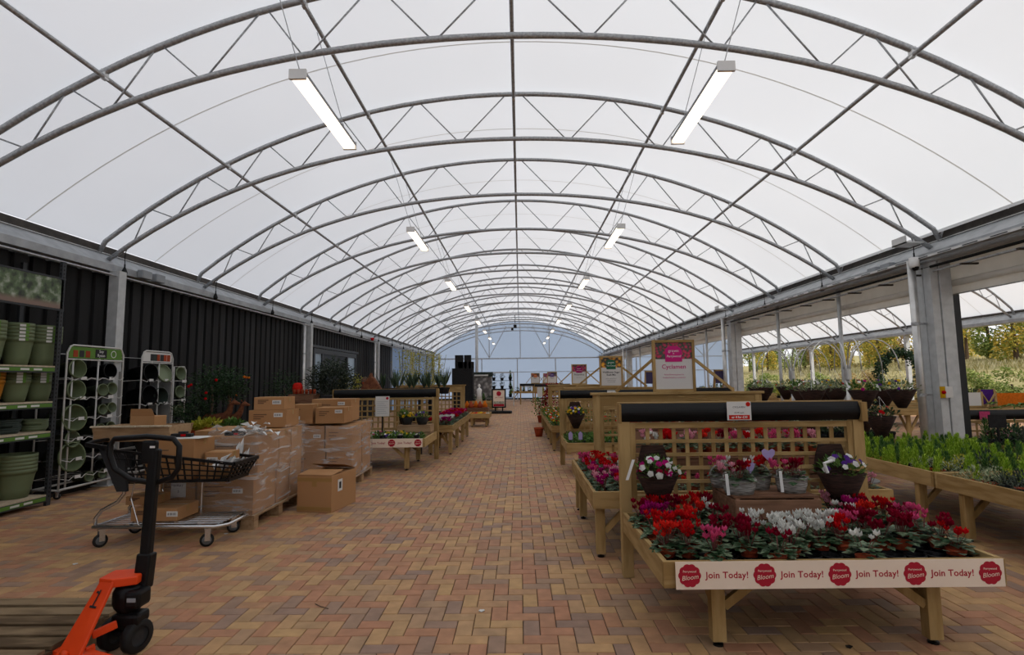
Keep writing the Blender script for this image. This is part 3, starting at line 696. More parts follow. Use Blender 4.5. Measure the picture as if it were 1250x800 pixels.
# second cyclamen bench
q = random.Random(3); T2C = ['p_red','p_crim','p_pink','p_red','p_mag','p_pale','p_scar','p_pink','p_red','p_white']
for j in range(12):
    for i in range(15):
        x = .74+i*.165+q.uniform(-.015,.015); y = 4.96+j*.148+q.uniform(-.012,.012)
        if i > 2 and ((i+j) % 2 or j > 1): continue
        if y > 6.62: continue
        k = q.randrange(10); c = T2C[k]
        if y < 5.6 and i < 3: c = q.choice(['p_pink','p_pink','p_pale','p_red','p_mag'])
        if y > 5.9 and i < 3: c = q.choice(['p_red','p_red','p_scar','p_crim','p_pink'])
        cyclamen((x, y, .4705), c, 'on the bench behind the first trellis', 'cyclamen on the second bench', None, 1.0)
# slatted crate with wicker baskets
def slat_crate(x0, x1, y0, y1, z0, h, lab, grp=None, nl=2, mt='crate', cat='crate', rz=0):
    t = thing('wooden_crate', lab, cat, ((x0+x1)/2, (y0+y1)/2, z0), rz, grp); w, d = (x1-x0)/2, (y1-y0)/2; sh = h/nl
    for i in range(nl):
        a, b = i*sh+.006, (i+1)*sh-.008
        for s in (-1, 1):
            MB().b2(-w, w, s*d-.008, s*d+.008, a, b).build('slat', K[mt], t, bevel=.002)
            MB().b2(s*w-.008, s*w+.008, -d+.01, d-.01, a, b).build('slat', K[mt], t, bevel=.002)
    for sx in (-1,1):
        for sy in (-1,1): MB().b2(sx*(w-.025)-.015, sx*(w-.025)+.015, sy*(d-.025)-.015, sy*(d-.025)+.015, 0, h).build('corner_post', K[mt], t)
    nb = max(3, int(2*d/.09)); bw = (2*d-.02)/nb
    for i in range(nb): MB().b2(-w, w, -d+.01+i*bw+.004, -d+.01+(i+1)*bw-.004, h, h+.012).build('top_slat', K[mt], t)
    return t
slat_crate(1.50, 2.10, 3.93, 4.37, .411, .287, 'upturned brown slatted crate holding grey wicker baskets')
def wick(loc, r, h, lab, cols, ribbon=True, seed=1, rz=0):
    t = thing('wicker_basket', lab, 'basket', loc, rz, 'planted grey wicker baskets on the crate')
    MB().lathe([(0,0),(r*.82,0),(r*.95,h*.5),(r,h*.94),(r*1.06,h*.97),(r*1.06,h),(r*.95,h),(r*.92,h*.8),(0,h*.8)], 24, sx=1.15, sy=.85).build('basket', K['greywick'], t, smooth=True)
    MB().tube([(r*1.1*cos(a), 0, h*.9+r*.95*sin(a)) for a in [pi*i/12 for i in range(13)]] if not ribbon else [(-r*1.12,-.02,h),(-r*1.15,-.03,h+.05),(-r*1.02,-.05,h+.06)], .006, 5).build('handle', K['greywick'], t)
    ob('foliage', cyc_foliage(seed, 60, r*1.05, 0, .055).mesh('foliage', K['leafcyc']), t, (0,0,h*.85))
    for i, c in enumerate(cols):
        ob('blooms', cyb(c, (seed+i) % 4), t, ((i-(len(cols)-1)/2)*r*.75, rnd.uniform(-.02,.02), h*.85))
    if ribbon: MB().prism([(-.011,0),(.011,0),(.02,-.15),(-.002,-.15)], .002, lambda a, b, c: (a-r*1.05, c-r*.6, b+h+.05)).build('ribbon', K['white'], t)
    return t
CT = .71
wick((1.585,4.06,CT), .105, .10, 'grey wicker basket of pale pink and crimson cyclamen with ribbon', ['p_pale','p_crim','p_red'], True, 1)
wick((1.56,4.30,CT), .09, .10, 'grey wicker basket of pink and white cyclamen behind another', ['p_pink','p_white'], False, 2)
wk = wick((1.785,4.22,CT), .09, .11, 'grey wicker basket with heart tag and white cyclamen', ['p_white','p_red'], False, 3)
wick((1.985,4.10,CT), .10, .11, 'grey wicker basket of dark crimson cyclamen with ribbon', ['p_pink','p_crim','p_crim'], True, 5)
K['lilac'] = mat('lilac card', (.34,.28,.52), rough=.6)
heart = [(0,-.05),(.045,.0),(.05,.03),(.03,.045),(.0,.03),(-.03,.045),(-.05,.03),(-.045,0)]
MB().prism(heart, .002, lambda a, b, c: (a+.07, c-.06, b+.26)).build('heart_tag', K['lilac'], wk); MB().prism(heart, .002, lambda a, b, c: (a*.7-.08, c-.08, b*.9+.17)).build('heart_tag', K['lilac'], wk)
# tiers of cyclamen on crates behind the trellis
for y0, h, n_ in ((5.35,.30,0),(5.95,.52,1)):
    slat_crate(1.15, 3.0, y0, y0+.42, .4705, h, ('low' if n_ == 0 else 'taller')+' brown crate tier of cyclamen behind the first trellis', nl=2+n_)
    for i in range(9):
        for j in range(2): cyclamen((1.28+i*.20, y0+.11+j*.19, .4705+h+.0125), q.choice(T2C), 'on the %s crate tier' % ('low' if n_ == 0 else 'taller'), 'cyclamen on the crate tier %d' % n_, None, 1.1)
# cone wall baskets
def cone(loc, r, h, lab, cols, seed, name='cone_basket', grp=None, back=True, n=16, leafm='leafmid', hang=0, cat='hanging basket', size=.027):
    t = thing(name, lab, cat, loc, 0, grp)
    MB().lathe([(0,-h),(r*.28,-h),(r*.62,-h*.55),(r,0),(r*.9,.005),(r*.85,-.03),(0,-.03)], 20, sy=.8 if back else 1).build('cone', K['wicker'], t, smooth=True)
    if back: MB().prism([(-r*.75,-.02),(-r*.68,.1),(-r*.5,.2),(r*.5,.2),(r*.68,.1),(r*.75,-.02)], .02, lambda a, b, c: (a, r*.72+c, b)).build('back_board', K['wicker'], t)
    ob('foliage', mound(seed, 150, r*(1.05 if back else 1.3), r*.8, .055).mesh('foliage', K[leafm]), t, (0,0,-.02))
    if cols: ob('blooms', pansy_blooms(seed, cols, n, r*1.05, r*.85, size, True if back else None), t, (0,0,-.01))
    if hang:
        for a in (0, 2.1, 4.2): MB().tube([(r*cos(a),r*sin(a),0),(0,0,hang)], .0025, 3).build('chain', K['chrome'], t)
    return t
c1 = P(802,578,Y=4.28)
cb = cone((c1.x, 4.27, c1.z), .165, .25, 'brown wicker cone of white and purple pansies hung on trellis', ['p_white','p_crim','p_white','p_mag'], 11, n=22)
MB().prism([(-.012,0),(.012,0),(.012,-.15),(-.012,-.15)], .002, lambda a, b, c: (a*.9-.20-b*-.35, c-.1, b+.12)).build('white_label', K['white'], cb)
c2 = P(1026,577,Y=4.28)
cb = cone((c2.x, 4.27, c2.z), .175, .27, 'brown wicker cone of trailing green and white pansies hung on trellis', ['p_white','p_white','p_pur'], 12, n=13)
MB().tube([(-.17,-.12,.02),(-.19,-.12,.09),(-.13,-.12,.11)], .012, 6).build('white_bow', K['white'], cb)
# trailing string of the beam
tag(MB().tube([P(828,484,Y=6.9), P(870,489,Y=6.9), P(915,492,Y=6.9)], .006, 5).build('bamboo_cane', K['wood']), 'thin bamboo cane tied along the pine beam', 'cane')

# ---- bench and screen of hanging pansies behind
bench(.73, 2.75, 8.8, 10.0, .535, 'low pine bench of green plants with white upright labels')
trellis(.72, 2.72, 10.1, .58, 1.19, 'pine trellis with black header behind the low green bench', top=1.345)
price_card(P(747,477,Y=10).x, 10.014, 1.28, .17, .12, 'plain white price card on the second black header', '£6.99', '', '')
for i in range(10):
    for j in range(5):
        if i > 4 and j > 1: continue
        bedding((.86+i*.19, 8.95+j*.21, .4305), 'leafy green plant in black pot on the low bench before the second trellis', 'green plants on the low bench', None, 1.05, i+j)
for u in (696, 708): 
    p = P(u, 532, Y=8.93); tag(MB().prism([(-.03,-.06),(.03,-.06),(.035,.04),(.0,.075),(-.035,.04)], .002, lambda a, b, c: (p.x+a, 8.86+c, b+.64)).build('plant_label', K['lilac']), 'pale lilac plant label standing in the low green bench', 'plant label', 'labels in the green bench')
c3 = P(703,505,Y=9.9)
cone((c3.x, 9.93, c3.z), .17, .27, 'dark cone basket of yellow, white and purple pansies on second trellis', ['p_yel','p_white','p_yel','p_pur'], 14, n=18)
trellis(.95, 3.06, 11.5, .58, 1.2, 'pine beam screen carrying the sign with the green badge', black=False, beam=True, top=1.345)
sign(P(746,455,Y=11.5).x, 11.5, 1.376, .49, .655, 'framed Wallflower sign with dark green badge on pine beam', flower_print('yellow photo', (.75,.36,.01), (.55,.22,.01), (.03,.03,.02), 14), K['green'], ['Wallflower Sugar','Rush Mix'], ['sweetly scented flowers','in pots and borders','for spring colour'], K['ink'], brace=.5)
# ---- long bench of primroses
bench(.66, 3.0, 11.8, 18.25, .56, 'long pine bench of orange and yellow primroses beside the aisle', legs=[-3.0,-1.8,-.6,.6,1.8,3.0])
pc = [['p_or','p_red'],['p_yel','p_white'],['p_red','p_or'],['p_yel','p_or'],['p_white'],['p_scar']]
for i in range(8):
    for j in range(30):
        if i > 3 and (i+j) % 3: continue
        bedding((.78+i*.21, 11.95+j*.21, .4555), ['orange and red primrose in the long bench beside the aisle','yellow and white primrose in the long bench beside the aisle','red and orange primrose in the long bench beside the aisle','yellow and orange primrose in the long bench beside the aisle','white primrose in the long bench beside the aisle','scarlet primrose in the long bench beside the aisle'][(i*5+j*7) % 6], 'primroses type %d' % ((i*5+j*7) % 6), pc[(i*5+j*7) % 6], 1.1, i+j, n=5)
trellis(.95, 3.06, 18.5, .58, 1.2, 'pine beam screen at the far end of the long primrose bench', black=False, beam=True, top=1.345)
sign(P(707,457,Y=18.5).x, 18.5, 1.376, .52, .68, 'framed sign with crimson badge above the far end of the primrose bench', flower_print('primrose photo', (.55,.01,.06), (.35,.05,.10), (.06,.02,.03), 12), K['p_mag'], ['Polyanthus'], ['bright winter flowers'], K['ink'], brace=.45)
tag(pot_mb(.13,.24,16).build('terracotta_pot', K['terra'], loc=(.50,15.1,0), smooth=True), 'empty terracotta pot on the paving beside the primrose bench', 'pot')
# ------------------------------------------------------------------ conifer benches on the open side
def rbench(y0, y1, lab): return bench(4.12, 6.02, y0, y1, .585, lab, legs=[-(y1-y0)/2+.28, (y1-y0)/2-.28], ap=.15)
rbench(3.45, 5.58, 'pine bench of golden and variegated shrubs near the broad column')
rbench(5.60, 7.75, 'pine bench of lime green conifers next to the hanging baskets')
CONI = [conifer_mb(s, .17, .062, 230).mesh('foliage', K['conifer']) for s in range(3)]
COND = [conifer_mb(s+5, .17, .066, 230).mesh('foliage', K['conifer2']) for s in range(3)]
GOLD = [mound(s+20, 90, .085, .12, .03, 0, 1, .5).mesh('foliage', K['yellowleaf']) for s in range(2)]
PALE = [mound(s+30, 90, .085, .12, .03, 0, 1, .5).mesh('foliage', K['paleleaf']) for s in range(2)]
HEBE = [mound(s+40, 100, .09, .15, .035, 0, 1, .35).mesh('foliage', K['olive']) for s in range(2)]
DEEP = [mound(s+60, 100, .085, .14, .035, 0, 1, .4).mesh('foliage', K['leaf']) for s in range(2)]
KN = {'lime':(CONI,'lime green dwarf conifer'),'deep':(COND,'dark green dwarf conifer'),'gold':(GOLD,'golden leaved shrub'),'pale':(PALE,'white variegated shrub'),'hebe':(HEBE,'grey green hebe shrub'),'leafy':(DEEP,'dark leafy shrub')}
def shrub(loc, kind, where, sc=1, terra=False, name='potted_shrub'):
    ms, lb = KN[kind]
    t = thing(name, '%s in %s pot %s' % (lb, 'terracotta' if terra else 'black', where), 'plant', loc, rnd.uniform(0,6.28), '%s %s%s' % (lb, where, ' terracotta' if terra else ''))
    t.scale = (sc, sc, sc*rnd.uniform(.9,1.15)); ob('pot', POT if terra else POTB, t); ob('foliage', rnd.choice(ms), t, (0,0,.07)); return t
q = random.Random(9)
for j in range(25):
    y = 4.0+j*.155
    if 5.5 < y < 5.68: continue
    for i in range(12):
        x = 4.24+i*.155+q.uniform(-.015,.015)
        u, v, _ = pix((x, y, .7))
        if u < 1035 or u > 1275: continue
        if y > 6.2: kind = q.choice(['lime','lime','lime','deep','deep'])
        elif y > 5.6: kind = q.choice(['lime','lime','gold','pale','deep','hebe']) if i > 1 else q.choice(['lime','pale'])
        elif y > 5.0: kind = q.choice(['gold','gold','pale','hebe','lime','deep']) if i > 0 else 'pale'
        else: kind = q.choice(['hebe','hebe','leafy','gold','deep'])
        shrub((x, y+q.uniform(-.015,.015), .4805), kind, 'on the bench of lime conifers' if y > 5.6 else 'on the golden shrub bench', q.uniform(.85,1.1), terra=(i < 2 and y > 4.9 and q.random() < .6))

# ------------------------------------------------------------------ hanging basket stands
def basket_stand(x, y, lab, top=2.15):
    t = thing('basket_stand', lab, 'stand', (x, y, 0))
    MB().tube([(0,0,0),(0,0,1.72)], .03, 10).build('pole', K['pipe'], t, smooth=True)
    MB().lathe([(0,0),(.32,0),(.32,.02),(.05,.04)], 16).build('base', K['steel'], t)
    MB().lathe([(.04,0),(.055,0),(.055,.16),(.04,.16)], 12, (0,0,1.5)).build('collar', K['pipe'], t)
    ends = []
    for k in range(6):
        a = k*pi/3+.25; r = .62; hh = top-1.66
        pts = [(cos(a)*(.04+r*(1-cos(b))/2), sin(a)*(.04+r*(1-cos(b))/2), 1.6+(hh+.0)*sin(b)+(.0 if b < pi/2 else .05*(b-pi/2)/(pi/2))) for b in [pi*i/14 for i in range(15)]]
        MB().tube(pts, .009, 6).build('arm', K['pipe'], t, smooth=True); ends.append((x+pts[-1][0], y+pts[-1][1], pts[-1][2]))
    return ends
WH = 'on the wire stand'
for (u, Yd, lb) in ((1036, 8.35, 'near'), (968, 10.6, 'far')):
    p = P(u, 480, Y=Yd)
    e = basket_stand(p.x, Yd, 'tall galvanised hanging basket stand beside the conifer bench' if lb == 'near' else 'tall galvanised basket stand behind the one beside the conifer bench')
    for i, (ex, ey, ez) in enumerate(e):
        cs = [['p_white','p_pur'],['p_yel','p_red'],['p_crim','p_red','p_pale'],['p_white'],['p_mag','p_white'],['p_yel','p_pur']][i]
        cone((ex, ey, ez-.30), .19, .26, 'brown cone hanging basket of trailing foliage on the %s stand' % ('basket' if lb == 'near' else 'farther basket'), cs, 20+i, 'hanging_basket', 'hanging baskets on the %s stand' % lb, False, 9, 'paleleaf' if i % 2 else 'leafmid', hang=.30, size=.028)
        if lb == 'near' and i % 2 == 0: cone((p.x+.55*cos(i*pi/3+.7), Yd+.55*sin(i*pi/3+.7), .98), .19, .30, 'brown cone basket of ivy on the lower tier of the stand', ['p_white','p_red'], 40+i, 'hanging_basket', 'lower tier hanging baskets', False, 6, 'leaf', hang=.28, size=.028)
# plants massed below the baskets
for k in range(26):
    x = 4.3+(k % 9)*.21+q.uniform(-.05,.05); y = 9.1+(k//9)*.34
    shrub((x, y, .4305), q.choice(['leafy','deep','hebe','pale']), 'under the hanging baskets', 2.2)
bench(4.15, 6.1, 8.95, 10.1, .535, 'pine bench of dark shrubs below the hanging baskets')
for k in range(10):
    x = 4.0+(k % 5)*.42; y = 11.2+(k//5)*.5
    bedding((x, y, .4555), 'orange and purple pansy on the bench past the hanging baskets', 'pansies past the hanging baskets', ['p_or','p_pur','p_yel'], 1.6, k, n=9)
bench(3.75, 6.0, 10.9, 12.1, .56, 'pine bench of orange pansies past the hanging baskets')

# ------------------------------------------------------------------ side bay: shrub bench, black rails, signs
bench(7.15, 10.2, 7.1, 8.9, .50, 'pine bench of dark green shrubs behind the broad column')
for j in range(7):
    for i in range(12):
        x = 7.3+i*.25+q.uniform(-.04,.04); y = 7.25+j*.25
        u, v, _ = pix((x, y, .6))
        if 1130 < u < 1275: shrub((x, y, .3955), q.choice(['leafy','leafy','deep','hebe']), 'on the bench behind the broad column', 1.8)
t = trellis(7.3, 10.6, 9.2, .45, .80, 'low pine screen with long black header beyond the shrub bench', top=.965, sp=.13)
price_card(P(1203,508,Y=9.1).x, 9.115, .885, .17, .125, 'pink price card on the low black header', '', '', '')
bpy.data.objects['price_card.002'].children[0].data.materials[0] = K['p_pink']
t = thing('label_stand', 'black square label board on a thin stake among the shrubs', 'sign', (P(1216,500,Y=8.2).x, 8.2, .44))
MB().b2(-.13,.13,-.006,.006,.33,.52).build('board', K['blackm'], t); MB().b2(-.015,.015,-.01,.01,0,.34).build('stake', K['black'], t)
for u, v in ((1183,506),(1203,507),(1228,506),(1243,506)):
    p = P(u, v, Y=8.6); p.z = .66; p.x = max(p.x, 7.27); tag(MB().box((p.x, 8.6, p.z-.0), (.14,.01,.05), M.Rotation(rnd.uniform(-.5,.3), 3, 'Y')).b2(p.x-.006,p.x+.006,8.598,8.602,.3955,.66).build('plant_label', K['p_pale']), 'pale pink plant label tucked in the shrubs by the black header', 'plant label', 'pink labels in the shrubs')
bench(9.0, 14.5, 13.2, 14.4, .75, 'long pine bench in the side bay carrying the orange sign')
for x0, w_, h_, c, lb in ((P(1187,478,Y=13.6).x,.42,.36,'signwhite','small white framed sign on the bench in the side bay'),(P(1200,475,Y=14.2).x,.36,.42,'p_pur','small purple framed sign on the bench in the side bay'),(P(1240,482,Y=13.6).x,1.0,.34,'p_or','wide orange red sign on the bench in the side bay')):
    t = thing('sign_board', lb, 'sign', (x0, 13.6 if c != 'p_pur' else 14.1, .755)); MB().b2(-w_/2,w_/2,-.01,.01,.03,h_).build('panel', K[c], t)
    for s in (-1,1): MB().bar((s*w_/2,0,h_),(s*(w_/2+.22),0,0),.03,.03,(0,1,0)).build('brace', K['wood'], t); MB().b2(s*w_/2-.02,s*w_/2+.02,-.02,.02,0,h_+.02).build('frame_stile', K['wood'], t)
    MB().b2(-w_/2,w_/2,-.02,.02,0,.04).build('frame_rail', K['woodx'], t)
# big leafed plant
t = thing('castor_plant', 'broad five fingered leaf plant before the orange sign', 'plant', (P(1235,490,Y=12).x, 12, 0))
pot_mb(.2,.3).build('pot', K['blackm'], t, smooth=True); MB().tube([(0,0,.25),(0.05,0,.9)], .012, 6).build('stem', K['leafmid'], t)
for k in range(8):
    g = MB(); a = k*2.4; c = V((.22*cos(a), .22*sin(a), .85+.1*sin(k)))
    for f in (-1,-.5,0,.5,1): g.leaf(c, (cos(a+f), sin(a+f), -.15), (0,0,1), .24, .09)
    g.build('leaf', K['leafmid'], t)
# arch of ivy
t = thing('ivy_arch', 'dark ivy clad arch standing in the side bay', 'plant', (P(1100,470,Y=15).x, 15, 0))
pts = [(-.6*cos(b)*1.0, 0, 1.35+.85*sin(b)) for b in [pi*i/16 for i in range(17)]]; pts = [(-.6,0,0)]+pts+[(.6,0,0)]
MB().tube(pts, .02, 6).build('hoop', K['steel'], t); g = MB(); qq = random.Random(4)
for i in range(1400):
    k = qq.random()*(len(pts)-1.001); a, b = V(pts[int(k)]), V(pts[int(k)+1]); p = a.lerp(b, k % 1)+V((qq.gauss(0,.06),qq.gauss(0,.08),qq.gauss(0,.06)))
    g.leaf(p, (qq.uniform(-1,1),qq.uniform(-1,1),qq.uniform(-1,.4)), (0,-1,.4), .07, .06)
g.build('foliage', K['leaf'], t)
# ------------------------------------------------------------------ outdoors
K['grass'] = mat('dry grass', (.20,.17,.06), (.42,.36,.17), rough=1, scale=1.1, detail=8, bump=.6)
g = MB(); vs = []; nx, ny = 30, 40; qq = random.Random(2)
for i in range(nx+1):
    for j in range(ny+1):
        x = 17.7+i*2.2; y = -30+j*4; f = min(max((x-21)/9, 0), 1); f2 = min(max((x-31)/40,0),1)
        vs.append((x, y, -.06+2.0*f*f*(3-2*f)+4.0*f2+(qq.uniform(-.12,.12) if f > 0 else 0)))
g.add(vs, [(i*(ny+1)+j, (i+1)*(ny+1)+j, (i+1)*(ny+1)+j+1, i*(ny+1)+j+1) for i in range(nx) for j in range(ny)])
tag(g.build('grass_bank', K['grass'], smooth=True), kind='structure')
def bank_z(x):
    f = min(max((x-21)/9,0),1); f2 = min(max((x-31)/40,0),1); return -.06+2*f*f*(3-2*f)+4*f2
qq = random.Random(12); g = MB()
for i in range(9000):
    x = qq.uniform(21, 40); y = qq.uniform(6, 75)
    g.leaf((x, y, bank_z(x)-.03), (qq.uniform(-.5,.5), qq.uniform(-.5,.5), 1), (1,0,0), qq.uniform(.2,.55), .09, .02)
K['drygrass'] = mat('tall dry grass', (.30,.27,.10), (.58,.50,.28), rough=1, scale=.6, island=.7)
tag(g.build('grass_tufts', K['drygrass']), 'tall dry grass tufts covering the bank outside', 'grass', kind='stuff')
K['autumn'] = mat('autumn leaf', (.26,.30,.06), (.72,.52,.10), rough=.7, scale=.5, island=.7, trans=.25)
K['autgreen'] = mat('late green leaf', (.15,.22,.05), (.38,.42,.12), rough=.7, scale=.5, island=.7, trans=.25)
K['autbrown'] = mat('russet leaf', (.28,.20,.08), (.52,.38,.16), rough=.7, scale=.5, island=.7, trans=.25)
def tree_mesh(seed, key, n=2600, leaf=.24):
    q_ = random.Random(seed); g = MB(); cl_ = [(q_.gauss(0,.7), q_.gauss(0,.8), q_.uniform(.5,4.6), q_.uniform(.6,1.1)) for _ in range(14)]
    for i in range(n):
        cx, cy, cz, r = q_.choice(cl_); d = V((q_.gauss(0,1), q_.gauss(0,1), q_.gauss(0,1))).normalized()*r*q_.uniform(.6,1)
        g.leaf(V((cx,cy,cz))+d, (q_.uniform(-1,1),q_.uniform(-1,1),q_.uniform(-1,.5)), (q_.uniform(-1,1),q_.uniform(-1,1),1), leaf, leaf*.7)
    return g.mesh('crown', K[key])
TM = {k: [tree_mesh(i*7+s, k) for s in range(2)] for i, k in enumerate(('autumn','autgreen','autbrown'))}
trk = MB().tube([(0,0,-.4),(.1,0,1.4),(-.05,.1,3.2)], [.2,.15,.07], 8).mesh('trunk', K['bark'])
TL = dict(autumn='yellowing autumn tree on the grassy bank outside', autgreen='green broadleaf tree on the grassy bank outside', autbrown='russet brown tree on the grassy bank outside')
for i in range(40):
    y = 27+(i % 26)*3.4+qq.uniform(-.8,.8); x = (34 if i < 26 else 41)+qq.uniform(-1.5,3); k = qq.choice(['autumn','autgreen','autumn','autbrown'])
    t = thing('bank_tree', TL[k], 'tree', (x, y, bank_z(x)), qq.uniform(0,6), 'trees on the bank: '+k); t.scale = (.8,.95,qq.uniform(.95,1.25))
    ob('crown', qq.choice(TM[k]), t); ob('trunk', trk, t)
for i in range(16):
    y = 14+i*2.9+qq.uniform(-1,1); x = 20.5+qq.uniform(-.6,1.0); k = qq.choice(['autgreen','autbrown','autgreen'])
    t = thing('hedge_shrub', 'low %s shrub at the foot of the bank outside' % ('green' if k == 'autgreen' else 'russet'), 'shrub', (x, y, 0), qq.uniform(0,6), 'shrubs at the foot of the bank: '+k); t.scale = (.5,.5,.36)
    ob('crown', qq.choice(TM[k]), t); ob('trunk', trk, t)
# plants on the ground and benches along the outer edge of the side bay
for i in range(7):
    bench(11.0, 14.5, 17+i*3.2, 18.5+i*3.2, .65, 'pine plant bench out in the side bay', 'plant benches in the side bay')
    for k in range(9): shrub((11.25+k*.38, 17.4+i*3.2+.4*(k % 2), .5455), qq.choice(['leafy','deep','pale','hebe','gold']), 'on a plant bench out in the side bay', 2.4)
# dome camera, junction boxes, switch, smoke heads
t = thing('dome_camera', 'white dome security camera beside the broad column', 'camera', (XC+6.22, 8.40, 3.46-.24))
MB().lathe([(0,.16),(.07,.16),(.07,.03),(.06,0),(.0,-.01)], 16).build('housing', K['white'], t, smooth=True); MB().lathe([(0,-.05),(.03,-.045),(.048,-.015),(.05,.01)], 14, (0,-.015,0)).build('lens_dome', K['black'], t, smooth=True)
for i, y in enumerate((9.25, 9.6)):
    t = thing('junction_box', 'grey junction box on the gutter near the dome camera', 'box', (6.335, y, 3.40), 0, 'junction boxes by the dome camera')
    MB().b2(-.05,.05,-.12,.12,-.07,.07).build('body', K['grey'], t, bevel=.008); MB().b2(-.056,-.05,-.11,.11,-.06,.06).build('lid', K['grey'], t)
for i, y in enumerate((9.1, 9.45)):
    t = thing('junction_box', 'grey junction box on the gutter above the cladding', 'box', (-6.44, y, 3.42), 0, 'junction boxes above the cladding')
    MB().b2(-.05,.05,-.12,.12,-.07,.07).build('body', K['grey'], t, bevel=.008); MB().b2(.05,.056,-.11,.11,-.06,.06).build('lid', K['grey'], t)
p = P(1153, 479, Y=8.30); t = thing('isolator_switch', 'red and yellow isolator switch with grey box on the column', 'switch', (p.x, 8.30, p.z))
MB().b2(-.07,-.01,-.03,.0,-.085,.085).build('plate', K['p_yel'], t); MB().lathe([(0,.03),(.022,.03),(.028,0)], 12, (-.04,-.03,0), M.Rotation(pi/2,3,'X')).build('knob', K['p_red'], t, smooth=True); MB().b2(-.01,.10,-.035,.0,-.085,.085).build('box', K['paper'], t, bevel=.006)
tag(MB().lathe([(0,-.05),(.04,-.05),(.05,0),(.05,.03)], 12).build('alarm_sounder', K['p_red'], loc=(17.05, 14.0, 3.50), smooth=True), 'red alarm sounder on the outer gutter of the side bay', 'alarm')
tag(MB().lathe([(0,-.07),(.06,-.07),(.08,0),(.08,.04)], 12).build('alarm_sounder', K['p_red'], loc=(-6.40, 23.4, 3.40), smooth=True), 'red alarm sounder on the gutter above the cladding', 'alarm')
# ------------------------------------------------------------------ pot shelving by the black wall
def open_pot(r, h, n=22, rim=.05):
    return MB().lathe([(0,0),(r*.68,0),(r*.80,h*.3),(r*.93,h-rim*1.6),(r*.97,h-rim),(r,h-rim),(r,h),(r*.94,h),(r*.9,h-rim),(r*.7,h*.2),(r*.6,.02),(0,.02)], n)
t = thing('pot_shelving', 'tall dark steel shelving unit stacked with green and orange pots', 'shelving', (0,0,0))
SX0, SX1, SY0, SY1 = -6.70, -6.12, 4.6, 7.13
K['post'] = mat('dark shelving steel', (.045,.048,.052), rough=.5, metal=.3)
holem = MB().b2(-.002,.002,-.008,.008,-.012,.012).mesh('slot', K['black']); holm2 = MB().b2(-.008,.008,-.002,.002,-.012,.012).mesh('slot', K['black'])
for x in (SX0+.02, SX1-.02):
    for y in (SY0+.03, SY1-.03):
        po = MB().b2(x-.02, x+.02, y-.03, y+.03, 0, 3.2).build('upright', K['post'], t)
        if x > -6.3 and y > 6:
            for k in range(58): ob('slot', holem, po, (x+.0205, y, .12+k*.053)); ob('slot', holm2, po, (x, y-.0305, .12+k*.053))
stripw = MB().b2(-.001,.001,-.06,.06,-.012,.012).mesh('ticket', K['paper'])
for z in (1.80, 1.34, .955, .145):
    MB().b2(SX0+.04, SX1-.01, SY0+.05, SY1-.06, z-.02, z).build('shelf_board', K['board'], t)
    MB().b2(SX1-.03, SX1, SY0+.05, SY1-.06, z-.09, z-.021).build('shelf_beam', K['post'], t)
    s = MB().b2(SX1, SX1+.004, SY0+.08, SY1-.08, z-.072, z-.028).build('price_strip', K['limegreen'], t)
    for y in (6.35, 6.62, 6.80): ob('ticket', stripw, s, (SX1+.0055, y, z-.05))
def photo_mat():
    mt = bpy.data.materials.new('garden photo'); mt.use_nodes = True; n = mt.node_tree; b = n.nodes['Principled BSDF']; N = n.nodes.new; L = n.links.new
    tc = N('ShaderNodeTexCoord'); nz = N('ShaderNodeTexNoise'); nz.inputs['Scale'].default_value = 9; nz.inputs['Detail'].default_value = 6; L(tc.outputs['Object'], nz.inputs['Vector'])
    cr = N('ShaderNodeValToRGB'); L(nz.outputs['Fac'], cr.inputs[0]); e = cr.color_ramp; e.elements[0].position = .35; e.elements[0].color = (.012,.018,.01,1); e.elements[1].position = .72; e.elements[1].color = (.42,.45,.38,1); e.elements.new(.52).color = (.08,.13,.05,1)
    sp = N('ShaderNodeSeparateXYZ'); L(tc.outputs['Object'], sp.inputs[0]); mr = N('ShaderNodeMapRange'); mr.inputs[1].default_value = 2.66; mr.inputs[2].default_value = 2.60; L(sp.outputs['Z'], mr.inputs[0])
    mx = N('ShaderNodeMix'); mx.data_type = 'RGBA'; L(mr.outputs[0], mx.inputs[0]); L(cr.outputs[0], mx.inputs[6]); mx.inputs[7].default_value = (.20,.13,.10,1); L(mx.outputs[2], b.inputs['Base Color']); return mt
MB().b2(SX1-.02, SX1, SY0, SY1-.02, 2.56, 2.96).build('header_photo', photo_mat(), t)
for z in (2.545, 2.965): MB().b2(SX1-.025, SX1+.006, SY0, SY1, z-.012, z+.012).build('header_rail', K['post'], t)
for (u, w_, h_, m_, z_) in ((55, .05, .16, 'leafmid', 2.6),):
    pass
SG = {}
def stack(u, zb, r, h, n, dz, m_, lab, grp, x=-6.40, label=True):
    y = P(u, 470, X=x).y
    me = lib(('op', r, h, m_), lambda: open_pot(r, h).mesh('pot_shell', K[m_], True)); tk = lib(('tk',), lambda: MB().b2(-.001,.001,-.03,.03,-.014,.014).mesh('sticker', K['paper'])); tk2 = lib(('tk2',), lambda: MB().b2(-.001,.001,-.02,.02,-.018,.018).mesh('sticker', K['limegreen']))
    for i in range(n):
        t = thing('plant_pot', lab, 'pot', (x, y, zb+i*dz), 0, grp); ob('pot_shell', me, t)
        if label:
            a = -.55; q = r*.985+.004
            ob('sticker', tk, t, (q*cos(a), q*sin(a), h-.035), (0,0,a)); ob('sticker', tk2, t, (q*cos(a+.3), q*sin(a+.3), h-.03), (0,0,a+.3))
for u, r_ in ((-20,.17), (17,.165), (49,.20)): stack(u, 1.80, r_, .36, 5, .045, 'sage', 'large sage green pot in a nested stack on the top shelf', 'sage pots on the top shelf')
